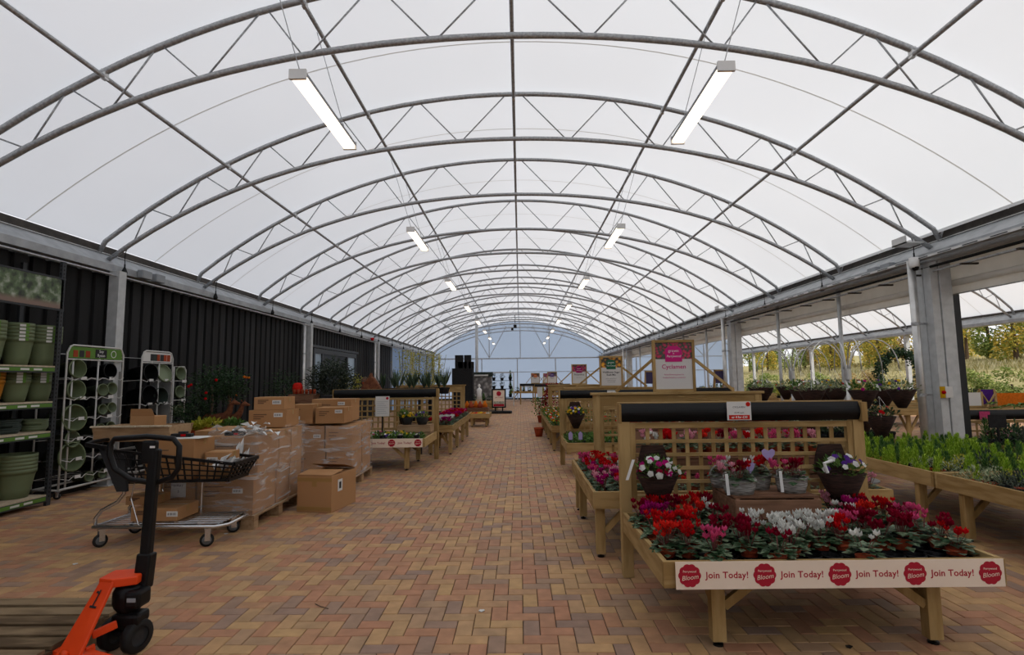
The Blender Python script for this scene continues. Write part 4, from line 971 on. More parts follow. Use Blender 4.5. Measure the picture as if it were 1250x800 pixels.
stack(-14, 1.34, .15, .29, 4, .04, 'ochre', 'ochre pot in a nested stack on the second shelf', 'ochre pots on the second shelf')
for u in (18, 47): stack(u, 1.34, .155, .29, 4, .035, 'sage', 'mid sized sage pot in a nested stack on the second shelf', 'sage pots on the second shelf')
def saucer(u, r, m_, lab, grp, n):
    y = P(u, 520, X=-6.40).y; me = MB().lathe([(0,0),(r*.85,0),(r,.045),(r*.96,.045),(r*.82,.012),(0,.012)], 22).mesh('dish', K[m_], True)
    for i in range(n): tag(ob('pot_saucer', me, None, (-6.40+.01*(i % 2), y+.008*(i % 3), .955+i*.026)), lab, 'saucer', grp)
saucer(4, .165, 'slate', 'dark slate saucer in a stack on the third shelf', 'slate saucers', 6); saucer(40, .155, 'sage', 'sage green saucer in a stack on the third shelf', 'sage saucers', 5)
stack(-22, .145, .19, .40, 5, .045, 'ochre', 'large ochre pot in a nested stack on the bottom shelf', 'ochre pots on the bottom shelf', label=False)
stack(24, .145, .235, .36, 5, .045, 'sage', 'largest sage pot in a nested stack on the bottom shelf', 'sage pots on the bottom shelf', label=False)

# ------------------------------------------------------------------ white wire pot racks
K['rackpanel'] = mat('rack side panel', (.33,.33,.32), rough=.6)
castor_w = MB().lathe([(.0,-.013),(.035,-.013),(.04,-.006),(.04,.006),(.035,.013),(0,.013)], 14, (0,0,.04), M.Rotation(pi/2,3,'X')).mesh('wheel', K['dark'], True)
castor_f = MB().b2(-.012,.02,-.02,-.015,.03,.1).b2(-.012,.02,.015,.02,.03,.1).b2(-.02,.03,-.025,.025,.09,.10).mesh('fork', K['chrome'])
def castor(parent, x, y, s=1, rz=0):
    c = ob('castor', castor_f, parent, (x, y, 0), (0,0,rz)); c.scale = (s,)*3; ob('wheel', castor_w, c); return c
def rack(y0, y1, lab, rows, ucount, ymid, head, head2=None, ext=None):
    t = thing('pot_rack', lab, 'rack', (-6.48, y0, 0)); L = y1-y0; r = .013
    MB().tube([(.18,0,.12),(.18,0,2.0),(.18,.05,2.09),(.18,.1,2.11),(.18,L-.1,2.11),(.18,L-.05,2.09),(.18,L,2.0),(.18,L,.12)], r, 8).build('front_frame', K['wire'], t, smooth=True)
    MB().tube([(-.2,0,.12),(-.2,0,2.0),(-.2,L,2.0),(-.2,L,.12)], r, 8).build('back_frame', K['wire'], t, smooth=True)
    for y in ymid: MB().tube([(.17,y,.12),(.17,y,1.92)], .012, 8).build('upright', K['wire'], t, smooth=True)
    for x in (-.2, .18): MB().tube([(x,0,.12),(x,L,.12)], .016, 8).build('base_rail', K['wire'], t, smooth=True)
    for y in (0, L): MB().tube([(-.2,y,.12),(.18,y,.12)], .014, 8).build('base_rail', K['wire'], t, smooth=True); castor(t, .17, y, 1.05, .4); castor(t, -.19, y, 1.05, .2)
    MB().b2(-.2,.17,L-.012,L-.006,.14,1.75).build('side_panel', K['rackpanel'], t)
    MB().b2(.172,.18,.03,L-.03,1.93,2.09).build('header_panel', K[head], t); MB().tube([(.18,0,1.91),(.18,L,1.91)], .011, 6).build('header_rail', K['wire'], t)
    for z in rows:
        n = 10; MB().tube([(.20+(.03 if i % 2 else 0), L*i/n, z-(.035 if i % 2 else 0)) for i in range(n+1)], .005, 5).build('wire_shelf', K['wire'], t)
        MB().tube([(-.2,.02,z-.02),(-.2,L-.02,z-.02)], .005, 5).build('wire_shelf', K['wire'], t)
        for y in [L*k/6 for k in range(7)]: MB().tube([(-.2,y,z-.02),(.2,y,z)], .003, 4).build('wire', K['wire'], t)
        for y in (L*.25, L*.75): MB().b2(.215,.222,y-.05,y+.05,z-.03,z+.015).build('price_tag', K['paper'], t)
    return t
r1 = [.27,.52,.80,1.08,1.37,1.65]; RY0, RY1 = 7.45, 8.52
t = rack(RY0, RY1, 'white wire pot rack with green header beside the tall shelving', r1, 0, [.12,.58], 'limegreen')
for y_, m_ in ((.36,'terra'),(.25,'dark'),(.14,'terra')): MB().b2(.180,.183,y_-.04,y_+.04,1.945,2.04).build('header_picture', K[m_], t)
MB().b2(.180,.183,.50,.72,1.945,2.07).build('header_picture', K['ink'], t); ob('lettering', text_mesh('Soy\nRyson', .06, K['white']), t, (.1845,.61,2.01), (pi/2,0,pi/2)); MB().lathe([(.045,0),(.055,0),(.055,.002),(.045,.002)], 16, (.181,.86,2.01), M.Rotation(pi/2,3,'Y')).build('header_badge', K['white'], t)
def lying(y, z, r, L, m_, lab, grp, x=-6.27, tilt=.10, inner='sagelite', yaw=-.12, n=1):
    for k in range(n):
        g = MB(); g.lathe([(0,-L),(r*.72,-L),(r*.98,-.03),(r*1.03,-.03),(r*1.03,0),(r*.95,0)], 20); g.cur = 1; g.lathe([(r*.95,0),(r*.90,-.04),(r*.68,-L*.94),(0,-L*.94)], 20)
        o = g.build('plant_pot', [K[m_], K[inner]], None, (x, y, z), None, True)
        o.rotation_euler = (M.Rotation(yaw, 3, 'Z') @ M.Rotation(pi/2-tilt, 3, 'Y')).to_euler(); tag(o, lab, 'pot', grp)
G1 = 'pots lying in the rack with the green header'
for z, r, m_, i_ in ((1.76,.13,'sage','sage'),(1.46,.14,'sage','sage'),(1.07,.185,'sage','sage'),(.53,.20,'sage','sage')): lying(RY0+.17, z+.02, r, .34, m_, 'wide sage bowl lying open end out in the green headed rack', G1+' wide', inner=i_)
lying(RY0+.16, .79, .11, .3, 'sage', 'middle sized sage pot lying low in the green headed rack', None)
for z, yy, r, m_, L in ((1.76,.78,.115,'black',.42),(1.49,.84,.09,'sage',.42),(1.20,.86,.075,'sage',.4),(.91,.86,.075,'sage',.4),(.63,.80,.08,'black',.4),(.37,.88,.075,'sage',.4),(1.47,.66,.09,'sage',.42),(1.18,.68,.075,'sage',.4),(.89,.66,.075,'sage',.4),(.36,.66,.075,'black',.4),(.22,.50,.07,'sage',.25),(.22,.75,.065,'sage',.25)):
    lying(RY0+yy, z+.0, r, L, m_, '%s long pot lying on its side in the green headed rack' % ('black' if m_ == 'black' else 'sage green'), G1+' '+m_, inner='black' if m_ == 'black' else 'sagelite')
RY2, RY3 = 8.95, 10.1
t = rack(RY2, RY2+.80, 'white wire pot rack with terracotta picture header by the post', [.5,.85,1.22,1.62], 0, [.45], 'paper')
for y_, m_ in ((.68,'terra'),(.58,'terra'),(.5,'dark'),(.40,'terra'),(.33,'slate'),(.25,'dark')): MB().b2(.180,.183,y_-.045,y_+.045,1.945,2.06).build('header_picture', K[m_], t)
t2 = thing('pot_rack', 'lower white wire rack end attached past the terracotta header rack', 'rack', (-6.48, RY2+.85, 0))
MB().tube([(.18,0,0),(.18,0,1.86),(.18,.3,1.86),(.18,.35,1.8),(.18,.35,0)], .012, 8).build('frame', K['wire'], t2, smooth=True)
for z in (.5,.85,1.25,1.6): MB().tube([(.2,0,z),(.2,.35,z)], .006, 5).build('wire_shelf', K['wire'], t2); MB().b2(.21,.217,.2,.33,z-.03,z+.02).build('price_tag', K['paper'], t2)
G2 = 'pots lying in the terracotta header rack'
for z, yy, r, m_, i_ in ((1.74,.20,.155,'black','black'),(1.36,.20,.17,'black','black'),(1.34,.50,.15,'slate','slate'),(.95,.25,.15,'black','black')): lying(RY2+yy, z, r, .36, m_, 'big black pot lying open end out in the terracotta header rack', G2+' big', inner=i_)
lying(RY2+.55, 1.74, .16, .06, 'sage', 'shallow pale sage dish leaning in the terracotta header rack', None, inner='sagelite', tilt=.3)
for z, yy, r in ((1.74,1.02,.12),(1.40,1.02,.11),(1.06,1.02,.10)): lying(RY2+yy, z, r, .3, 'sage', 'sage pot lying in the lower end of the terracotta header rack', G2+' end')

# ------------------------------------------------------------------ cardboard boxes and pallets
def carton(x0, x1, y0, y1, z0, z1, lab, grp=None, rz=0, tape=True, label=None, pr=True, opened=False, xl=.5):
    t = thing('cardboard_box', lab, 'box', ((x0+x1)/2, (y0+y1)/2, z0), rz, grp); w, d, h = (x1-x0)/2, (y1-y0)/2, z1-z0
    MB().b2(-w, w, -d, d, 0, h).build('carton', K['card'], t, bevel=.004)
    if tape: MB().b2(-w-.001, w+.001, -.025, .025, h-.06 if w > d else h-.04, h+.0012).build('tape', K['tape'], t)
    if label:
        lx = -w+2*w*xl; MB().b2(lx-.055, lx+.055, -d-.0015, -d, h*label-.025, h*label+.025).build('label', K['paper'], t)
        bm = MB()
        for k in range(9): bm.b2(lx-.042+k*.0095, lx-.042+k*.0095+(.003 if k % 3 else .006), -d-.002, -d-.0014, h*label-.012, h*label+.012)
        bm.build('barcode', K['ink'], t)['kind'] = 'stuff'
    if pr:
        g = MB()
        for k in range(3): g.b2(-w*.75, -w*.75+w*(.7-.15*k), -d-.0012, -d-.0005, h*(.72-.12*k), h*(.72-.12*k)+.012)
        g.build('print', K['print'], t)['kind'] = 'stuff'
    return t
def pallet(x, y, rz, lab, mt='palletnew', L=1.2, W=1.0, z=0, n=7):
    t = thing('pallet', lab, 'pallet', (x, y, z), rz)
    bw = W/(n*1.25)
    for i in range(n): MB().b2(-L/2, L/2, -W/2+i*(W-bw)/(n-1), -W/2+i*(W-bw)/(n-1)+bw, .122, .144).build('deck_board', K[mt], t, (0,0,rnd.uniform(-.002,.002)), rnd.uniform(-.004,.004), bevel=.003)
    for s in (-1, 0, 1):
        MB().b2(s*(L/2-.05)-.05, s*(L/2-.05)+.05, -W/2, W/2, .10, .122).build('stringer', K[mt], t)
        MB().b2(s*(L/2-.05)-.05, s*(L/2-.05)+.05, -W/2, W/2, 0, .022).build('bottom_board', K[mt], t)
        for q_ in (-1, 0, 1): MB().b2(s*(L/2-.05)-.05, s*(L/2-.05)+.05, q_*(W/2-.07)-.07, q_*(W/2-.07)+.07, .022, .10).build('block', K[mt], t)
    return t
def film_mat():
    mt = bpy.data.materials.new('stretch film'); mt.use_nodes = True; n = mt.node_tree; b = n.nodes['Principled BSDF']; N = n.nodes.new; L = n.links.new
    b.inputs['Base Color'].default_value = (.75,.74,.73,1); b.inputs['Roughness'].default_value = .25
    tc = N('ShaderNodeTexCoord'); mp = N('ShaderNodeMapping'); mp.inputs['Scale'].default_value = (1.6,1.6,9); mp.inputs['Rotation'].default_value = (.55,.45,0); L(tc.outputs['Object'], mp.inputs[0])
    nz = N('ShaderNodeTexNoise'); nz.inputs['Scale'].default_value = 2.2; nz.inputs['Detail'].default_value = 6; nz.inputs['Distortion'].default_value = .6; L(mp.outputs[0], nz.inputs['Vector'])
    cr = N('ShaderNodeValToRGB'); L(nz.outputs['Fac'], cr.inputs[0]); e = cr.color_ramp.elements; e[0].position = .5; e[0].color = (.10,.10,.10,1); e[1].position = .72; e[1].color = (.62,.62,.62,1); L(cr.outputs[0], b.inputs['Alpha'])
    bp = N('ShaderNodeBump'); bp.inputs['Strength'].default_value = .5; L(nz.outputs['Fac'], bp.inputs['Height']); L(bp.outputs[0], b.inputs['Normal']); return mt
K['film'] = film_mat()
def wrap(x0, x1, y0, y1, z0, z1, lab):
    g = MB(); n = 8; q_ = random.Random(int(x0*100)); vs = []; per = [(x0,y0),(x1,y0),(x1,y1),(x0,y1)]; pts = []
    for k in range(4):
        a, b = per[k], per[(k+1) % 4]
        for i in range(n): pts.append((a[0]+(b[0]-a[0])*i/n, a[1]+(b[1]-a[1])*i/n))
    zs = 7
    for j in range(zs+1):
        for (x, y) in pts: vs.append((x+q_.uniform(-.006,.006), y+q_.uniform(-.006,.006), z0+(z1-z0)*j/zs+(q_.uniform(-.05,.03) if j == zs else 0)))
    N_ = len(pts); g.add(vs, [(j*N_+i, j*N_+(i+1) % N_, (j+1)*N_+(i+1) % N_, (j+1)*N_+i) for j in range(zs) for i in range(N_)])
    return tag(g.build('stretch_wrap', K['film'], smooth=True), lab, 'plastic wrap')
# first pallet: two tiers, then loose boxes on the rear
pallet(-3.37, 6.52, pi/2, 'pale wooden pallet under the torn wrapped cartons', L=1.3, W=1.06)
A = [(-3.88,-3.47),(-3.45,-2.86)]
carton(-3.88,-3.50,5.90,6.50,.147,.55,'lower carton with handwritten sheet at the wrapped pallet corner', label=None); carton(-3.48,-2.87,5.90,6.42,.147,.55,'lower front carton with small label on the wrapped pallet', label=.62, xl=.72)
for yy in (6.45, 6.82): carton(-3.48,-2.87,yy,yy+.34,.147,.55,'lower carton along the side of the torn wrapped pallet', 'lower side cartons')
carton(-3.88,-3.50,6.53,7.15,.147,.55,'lower back carton behind the handwritten sheet carton')
t = bpy.data.objects['cardboard_box']; MB().b2(-.07,.09,-.303,-.301,.19,.34).build('paper_sheet', K['paper'], t); ob('lettering', text_mesh('01MAY', .035, K['ink']), t, (.01,-.3035,.31), (pi/2,0,0)); ob('lettering', text_mesh('5', .04, K['ink']), t, (.01,-.3035,.25), (pi/2,0,0))
carton(-3.40,-2.87,5.98,6.48,.552,.97,'upper front carton under the torn film')
for yy in (6.50, 6.84): carton(-3.40,-2.87,yy,yy+.32,.552,.99,'upper carton along the side under the torn film', 'upper side cartons')
carton(-3.86,-3.43,6.45,7.15,.552,.99,'upper back carton beside the torn film')
wrap(-3.90,-2.845,5.875,7.19,.13,.60,'clear stretch film round the lower cartons of the near pallet'); wrap(-3.425,-2.845,5.96,7.19,.54,1.02,'torn clear stretch film over the upper cartons')
# crumpled film end
g = MB(); q_ = random.Random(8)
for k in range(46):
    c = V((-3.05+q_.gauss(0,.12), 6.12+q_.gauss(0,.07), .985+abs(q_.gauss(0,.035)))); d = V((q_.uniform(-1,1), q_.uniform(-1,1), q_.uniform(-.3,.25)))
    g.leaf(c, d, (q_.uniform(-1,1),0,1), q_.uniform(.07,.14), .07, .25)
for k in range(12):
    c = V((-2.97+q_.gauss(0,.06), 5.945, .96-k*.022)); g.leaf(c, (q_.uniform(-.4,.1),-.15,-1), (0,-1,0), .14, .035, .1)
g.build('crumpled_film', K['white'], bpy.data.objects['stretch_wrap.001'])
carton(-3.36,-2.89,6.72,7.10,1.0,1.21,'long carton with label on top of the near pallet', label=.72, xl=.78); carton(-3.31,-2.93,6.74,7.06,1.212,1.37,'topmost small carton above the near pallet', label=.6, xl=.75)
# second pallet
pallet(-2.98, 8.62, pi/2, 'pale wooden pallet under the far wrapped cartons', L=1.1, W=1.0)
carton(-3.45,-2.90,8.12,8.60,.147,.52,'lower left carton on the far wrapped pallet'); carton(-2.88,-2.50,8.12,8.60,.147,.52,'lower right carton on the far wrapped pallet'); carton(-3.45,-2.92,8.12,8.60,.523,.90,'upper left carton with label on the far wrapped pallet', label=.6, xl=.8); carton(-2.90,-2.50,8.12,8.60,.523,.90,'upper right carton on the far wrapped pallet')
carton(-3.45,-2.50,8.64,9.10,.147,.90,'tall carton at the back of the far wrapped pallet')
wrap(-3.475,-2.475,8.09,9.13,.12,.93,'clear stretch film round the far pallet')
carton(-3.05,-2.62,8.10,8.5,.935,1.17,'loose carton with label on top of the far wrapped pallet', label=.75, xl=.8); carton(-3.28,-2.66,8.55,9.0,.935,1.28,'wide carton at the back on the far wrapped pallet', label=.8, xl=.75); carton(-3.45,-3.1,8.12,8.5,.935,1.22,'narrow carton beside the loose labelled carton', label=.3, xl=.3)
# single box on the paving
bx = thing('cardboard_box', 'single cardboard box with raised flap standing on the paving', 'box', (-2.43, 6.92, 0), R(-10))
W_, D_, H_ = .225, .31, .43
MB().b2(-W_, W_, -D_, D_, 0, H_).build('carton', K['card'], bx, bevel=.004)
MB().prism([(-W_,-D_),(W_,-D_),(W_,-.02),(-W_,-.06)], .004, lambda a, b, c: (a, b, H_+.004+c+(b+D_)*.10)).build('flap', K['card'], bx); MB().prism([(-W_,D_),(W_,D_),(W_,0),(-W_,0)], .004, lambda a, b, c: (a, b, H_+.004+c+(D_-b)*.28)).build('flap', K['card'], bx)
for z in (.02, H_-.07): MB().b2(-W_-.001, W_+.001, -D_-.0015, -D_, z, z+.045).build('tape', K['tape'], bx)
MB().b2(-.03,.03,-D_-.002,-D_-.001,H_-.13,H_-.03).build('tape', K['tape'], bx); MB().b2(W_, W_+.0015, -.16,-.05,.22,.36).build('label', K['paper'], bx); MB().b2(W_+.0015, W_+.002, -.13,-.08,.25,.33).build('label_print', K['ink'], bx)
# ------------------------------------------------------------------ nursery trolley
tl = thing('nursery_trolley', 'wheeled nursery trolley with black plastic basket and wire deck', 'trolley', (0,0,0))
X0, X1, YF, YR, ZP = -4.10, -2.84, 5.28, 5.80, .19
MB().tube([(X0,YF,ZP),(X1-.08,YF,ZP),(X1,YF+.08,ZP),(X1,YR-.08,ZP),(X1-.08,YR,ZP),(X0,YR,ZP)], .018, 8, closed=True).build('deck_frame', K['chrome'], tl, smooth=True)
for k in range(9): MB().tube([(X0+.03,YF+.04+k*.055,ZP+.02),(X1-.06,YF+.04+k*.055,ZP+.02),(X1+.0,YF+.04+k*.055,ZP+.045)], .004, 5).build('deck_wire', K['chrome'], tl)
for k in range(7): MB().tube([(X0+.1+k*.18,YF,ZP+.012),(X0+.1+k*.18,YR,ZP+.012)], .004, 5).build('deck_wire', K['chrome'], tl)
K['wheelgrey'] = mat('grey wheel', (.12,.125,.13), rough=.5)
wh = MB().lathe([(0,-.014),(.05,-.014),(.062,-.01),(.062,.01),(.05,.014),(0,.014)], 18, (0,0,.062), M.Rotation(pi/2,3,'X')).mesh('wheel', K['rubber'], True); wh2 = MB().lathe([(0,-.0165),(.04,-.0165),(.044,-.012),(.044,.012),(.04,.0165),(0,.0165)], 18, (0,0,.062), M.Rotation(pi/2,3,'X')).mesh('hub', K['wheelgrey'], True)
fk = MB().b2(-.018,.03,-.026,-.021,.055,.16).b2(-.018,.03,.021,.026,.055,.16).b2(-.025,.035,-.028,.028,.155,.172).mesh('castor', K['chrome'])
for x, y, a in ((X0+.06,YF+.02,1.0),(X0+.06,YR-.02,.8),(X1-.17,YF+.02,.45),(X1-.17,YR-.02,.45)):
    c = ob('castor', fk, tl, (x, y, 0), (0,0,a)); ob('wheel', wh, c); ob('hub', wh2, c)
for y in (YF+.03, YR-.03):
    MB().tube([(X0,y,ZP),(X0-.01,y,.26),(X0+.05,y,.34),(X0+.2,y,.42),(X0+.26,y,.50),(X0+.26,y,.62),(X0+.18,y,.80),(X0+.12,y,.93)], .017, 8).build('upright', K['chrome'], tl, smooth=True)
    MB().tube([(X0+.42,y,ZP),(X0+.33,y,.45),(X0+.36,y,.62)], .007, 6).build('stay', K['chrome'], tl)
    MB().tube([(X0+.75,y,ZP+.0),(X0+.75,y,.60)], .009, 6).build('stay', K['chrome'], tl) if y > 5.5 else None
K['lattice'] = K['black']
def lattice(parent, a, b, c, d, nu, nv, r):   # quad a-b (bottom) d-c (top)
    a, b, c, d = map(V, (a, b, c, d))
    for i in range(nu+1): s = i/nu; MB().bar(a.lerp(b, s), d.lerp(c, s), r, r).build('lattice_bar', K['black'], parent)
    for j in range(nv+1): s = j/nv; k = 2.2 if j in (0, nv) else 1; MB().bar(a.lerp(d, s), b.lerp(c, s), r*k, r*k).build('lattice_bar', K['black'], parent)
bsk = MB().b2(X0+.22, X1-.02, YF+.06, YR-.06, .598, .606).build('basket_floor', K['black'], tl)
TLf, TLr = (X0+.10, YF-.02, .92), (X0+.10, YR+.02, .92); TRf, TRr = (X1+.06, YF+.02, .77), (X1+.06, YR-.02, .77); BLf, BLr = (X0+.22, YF+.05, .60), (X0+.22, YR-.05, .60); BRf, BRr = (X1-.02, YF+.07, .61), (X1-.02, YR-.07, .61)
lattice(bsk, BLf, BRf, TRf, TLf, 15, 4, .012); lattice(bsk, BLr, BRr, TRr, TLr, 15, 4, .012); lattice(bsk, BRf, BRr, TRr, TRf, 6, 4, .016)
for y in (YF+.02, YR-.02): MB().prism([(0,.93),(.1,.95),(.26,.86),(.30,.52),(.20,.52)], .03, lambda a, b, c: (X0+a, y-.015+c, b)).build('side_shield', K['dark'], tl)
MB().tube([(X0-.12,YF+.0,.97),(X0-.14,YF+.1,.985),(X0-.14,YR-.1,.985),(X0-.12,YR,.97)], .02, 10).build('handle', K['black'], tl, smooth=True)
for y in (YF, YR): MB().bar((X0-.12,y,.97),(X0+.14,y,.93),.035,.04).build('handle_arm', K['black'], tl)
carton(-3.80,-3.35,5.36,5.72,.222,.345,'flat dark stamped carton on the trolley deck', label=.55, xl=.9); carton(-3.96,-3.66,5.50,5.74,.347,.43,'small carton stacked on the trolley deck carton')
carton(-3.70,-3.22,5.38,5.74,.608,1.0,'open carton with papers standing in the trolley basket'); carton(-3.18,-2.93,5.50,5.70,.608,.86,'small carton at the front of the trolley basket', label=.7, xl=.3)
carton(-3.15,-2.98,5.36,5.48,.608,.74,'little carton in the trolley basket corner', pr=False)
t = thing('papers', 'white papers spread on the open carton in the trolley', 'paper', (-3.44,5.55,1.0014)); MB().box((0,0,.002),(.42,.28,.003),M.Rotation(.1,3,'Z')).build('sheet', K['paper'], t); MB().box((.12,-.03,.005),(.30,.2,.003),M.Rotation(-.2,3,'Z')).build('sheet', K['paper'], t)
def scanner(x, y, z, lab):
    t = thing('tape_gun', lab, 'tool', (x, y, z)); MB().b2(-.11,.10,-.035,.035,0,.035).build('body', K['black'], t, bevel=.01); MB().b2(-.03,.04,-.03,.03,.035,.055).build('roller', K['dark'], t); MB().b2(.0,.05,-.036,-.03,.008,.03).build('red_mark', K['p_red'], t)
scanner(-3.45, 5.56, 1.0084, 'black and red tape gun on the papers'); scanner(-3.16, 5.99+.05, .972, 'black and red tape gun on the wrapped cartons')
g = MB(); q_ = random.Random(5)
for k in range(26): g.leaf((-2.93+q_.gauss(0,.04), 5.42+q_.gauss(0,.03), .70+q_.uniform(0,.08)), (q_.uniform(-.3,1), q_.uniform(-1,1), q_.uniform(0,1)), (0,0,1), .12, .06, .2)
tag(g.build('plastic_bag', K['white']), 'crumpled clear plastic bag in the trolley basket', 'bag')
# wooden seed crate held above the basket
cr = thing('wooden_crate', 'shallow wooden crate with woven rim resting over the trolley handle', 'crate', (-4.02, 5.80, .962), R(3))
for s in (-1, 1): MB().prism([(-.36,0),(.36,0),(.39,.15),(-.39,.15)], .015, lambda a, b, c: (a, s*(.20+b*.15)+c, b)).build('side_board', K['palletnew'], cr); MB().b2(s*.37-.012, s*.37+.012, -.2,.2,0,.15).build('end_board', K['palletnew'], cr)
MB().b2(-.36,.36,-.2,.2,0,.012).build('bottom_board', K['palletnew'], cr)
for k in range(12): MB().box((-.36+k*.066, -.225+.01*(k % 2), .155), (.06,.05,.016), M.Rotation(rnd.uniform(-.3,.3),3,'Z')).build('rim_weave', K['board'], cr)
fl = carton(-4.12,-3.86,5.72,5.92,.976,1.21,'small open carton standing in the wooden crate', pr=False, tape=False)
MB().prism([(-.13,0),(.13,0),(.11,.08),(-.11,.08)], .004, lambda a, b, c: (a, -.1-b*.3+c, .234+b)).build('flap', K['card'], fl)

# ------------------------------------------------------------------ pallet truck and old pallet
pt = thing('pallet_truck', 'orange hand pallet truck with black tiller handle', 'pallet truck', (0,0,0))
ax = V((.97,-.24,0)).normalized(); Rw = M((V((0,0,1)).cross(ax), V((0,0,1)), ax)).transposed()
for c in (V((-2.246,3.274,.092)), V((-2.41,3.314,.092))):
    w_ = MB().lathe([(.055,-.026),(.086,-.026),(.092,-.018),(.092,.018),(.086,.026),(.055,.026)], 26, c, Rw).build('wheel', K['rubber'], pt, smooth=True)
    MB().lathe([(0,.016),(.02,.022),(.05,.010),(.056,.02),(.056,-.02),(.05,-.010),(0,-.016)], 20, c, Rw).build('hub', K['dark'], w_, smooth=True)
MB().tube([V((-2.246,3.274,.092)), V((-2.41,3.314,.092))], .02, 8).build('axle', K['dark'], pt)
hc = V((-2.32, 3.30, 0))
MB().lathe([(0,.13),(.055,.13),(.06,.2),(.05,.22),(.075,.25),(.085,.28),(.085,.34),(.07,.37),(.03,.38),(.03,.42),(0,.42)], 18, hc).build('pump', K['black'], pt, smooth=True)
MB().box(hc+V((.07,-.03,.31)), (.09,.12,.10)).build('pump_housing', K['black'], pt, bevel=.02); MB().box(hc+V((.075,-.092,.315)), (.05,.003,.022)).build('maker_plate', K['grey'], pt)
MB().box(hc+V((.02,-.01,.19)), (.16,.12,.07)).build('valve_block', K['black'], pt, bevel=.02)
tp = [P(128,703,z=.44), P(164,703,z=.44), P(166,711,z=.44), P(140,709,z=.44), P(124.5,707,z=.44)]
top = [V((-2.46,3.36)),V((-2.27,3.40)),V((-2.245,3.25)),V((-2.36,3.20)),V((-2.45,3.22))]
MB().prism([(p.x,p.y) for p in top], .05, lambda a, b, c: (a, b, .385+c)).build('top_plate', K['orange'], pt, bevel=.008)
T1, T2, B1, B2 = P(124,706,Y=3.23), P(138,711,Y=3.20), P(64,806,Y=3.02), P(94,806,Y=2.98)
B1 = T1+(B1-T1)*1.12; B2 = T2+(B2-T2)*1.12
nr = (B1-T1).cross(T2-T1).normalized(); nr = -nr if nr.y < 0 else nr
MB().add([T1,T2,B2,B1]+[p+nr*.02 for p in (T1,T2,B2,B1)], [(0,1,2,3),(7,6,5,4),(0,4,5,1),(1,5,6,2),(2,6,7,3),(3,7,4,0)]).build('front_panel', K['orange'], pt, bevel=.005)
def onp(a, b): return T1.lerp(T2, a).lerp(B1.lerp(B2, a), b)-nr*.006
g = MB(); g.cur = 0
for a0, a1, b0, b1 in ((.46,.54,.12,.32),(.30,.46,.14,.165),(.34,.74,.305,.33)): g.add([onp(a0,b0), onp(a1,b0), onp(a1,b1), onp(a0,b1)], [(0,1,2,3)])
g.build('number_mark', K['ink'], pt)['kind'] = 'stuff'
MB().tube([onp(.5,.84)+nr*.01, onp(.5,.84)-nr*.03], .016, 12).build('bolt', K['orange'], pt, smooth=True)
MB().bar(P(112,776,Y=3.12), P(143,762,Y=3.20), .02, .045).build('link_arm', K['orange'], pt, bevel=.006); MB().bar(P(104,796,Y=3.06), P(116,790,Y=3.10), .02, .04).build('link_arm', K['orange'], pt, bevel=.006)
fd = V((-.36,-.93,0)); lat = V((.93,-.36,0))
for s in (-.16, .16):
    a = V((-2.42,3.02,.07))+lat*s; MB().bar(a, a+fd*.85, .13, .05).build('fork', K['orange'], pt)
MB().bar(V((-2.42,3.05,.08))-lat*.24, V((-2.42,3.05,.08))+lat*.24, .09, .07).build('cross_member', K['orange'], pt)
b0 = hc+V((.055,.03,.34)); b1 = P(184,640,Y=3.36); b2_ = P(190,548,Y=3.36)
MB().bar(b0, b1.lerp(b0,.45), .085, .075, (0,1,0)).build('tiller_base', K['black'], pt, bevel=.012)
MB().bar(b0.lerp(b1,.3), b2_, .062, .05, (0,1,0)).build('tiller_shaft', K['black'], pt, bevel=.012)
hl = [P(u, v, Y=3.36) for u, v in ((140,536),(180,533),(212,536),(219,545),(218,572),(210,583),(190,590),(160,586),(140,573),(134,555),(135,543))]
MB().tube(hl, .017, 8, closed=True).build('handle_loop', K['black'], pt, smooth=True); MB().box(P(183,552,Y=3.355), (.085,.05,.14)).build('handle_head', K['black'], pt, bevel=.012); MB().box(P(186,546,Y=3.325), (.03,.003,.012)).build('maker_plate', K['white'], pt)
opx = P(0,762,z=.15)
pallet(-3.10, 3.30, R(0), 'old weathered wooden pallet beside the orange pallet truck', 'pallet', L=1.1, W=.80, n=6)
# ------------------------------------------------------------------ left hand benches
bench(-3.75, -1.66, 9.5, 10.85, .555, 'low pine bench of potted pansies with Join Today banner past the pallets')
join_banner('cream Join Today banner with red badges on the pansy bench', -3.68, -1.70, 9.485, .485, .15)
trellis(-3.76, -1.64, 10.97, .58, 1.22, 'pine trellis with black header behind the pansy bench', top=1.385)
tagm = MB().b2(-.04,.04,-.002,.002,0,.085).mesh('picture_tag', flower_print('tag photo', (.7,.66,.64), (.35,.03,.10), (.55,.52,.5), 45))
q = random.Random(21)
for j in range(5):
    for i in range(13):
        if j > 2 and (i < 4 or i > 9): continue
        x = -3.60+i*.148+q.uniform(-.01,.01); y = 9.64+j*.155
        c = q.choice([['p_yel'],['p_white','p_pur'],['p_yel','p_or'],None,['p_mag','p_white'],None])
        b = bedding((x, y, .4505), 'trailing %s in a black pot on the pansy bench' % ({'p_yel':'yellow pansy','p_white':'white and purple pansy','p_mag':'magenta pansy'}.get(c[0]) if c else 'green leafed pansy'), 'pansies on the pansy bench: %s' % (c[0]+str(len(c)) if c else 'green'), c, .95, i+j, n=4)
        if c and len(c) == 2 and c[0] == 'p_yel': b['label'] = 'trailing yellow and orange pansy in a black pot on the pansy bench'
        if j == 0 and i % 2 == 0:
            ob('picture_tag', tagm, b, (0,0,.1)); b.rotation_euler = (0,0,0); b.children[-1].location = (0,-.075,.08); b['label'] += ' with picture tag'; b['group'] += ' tagged'
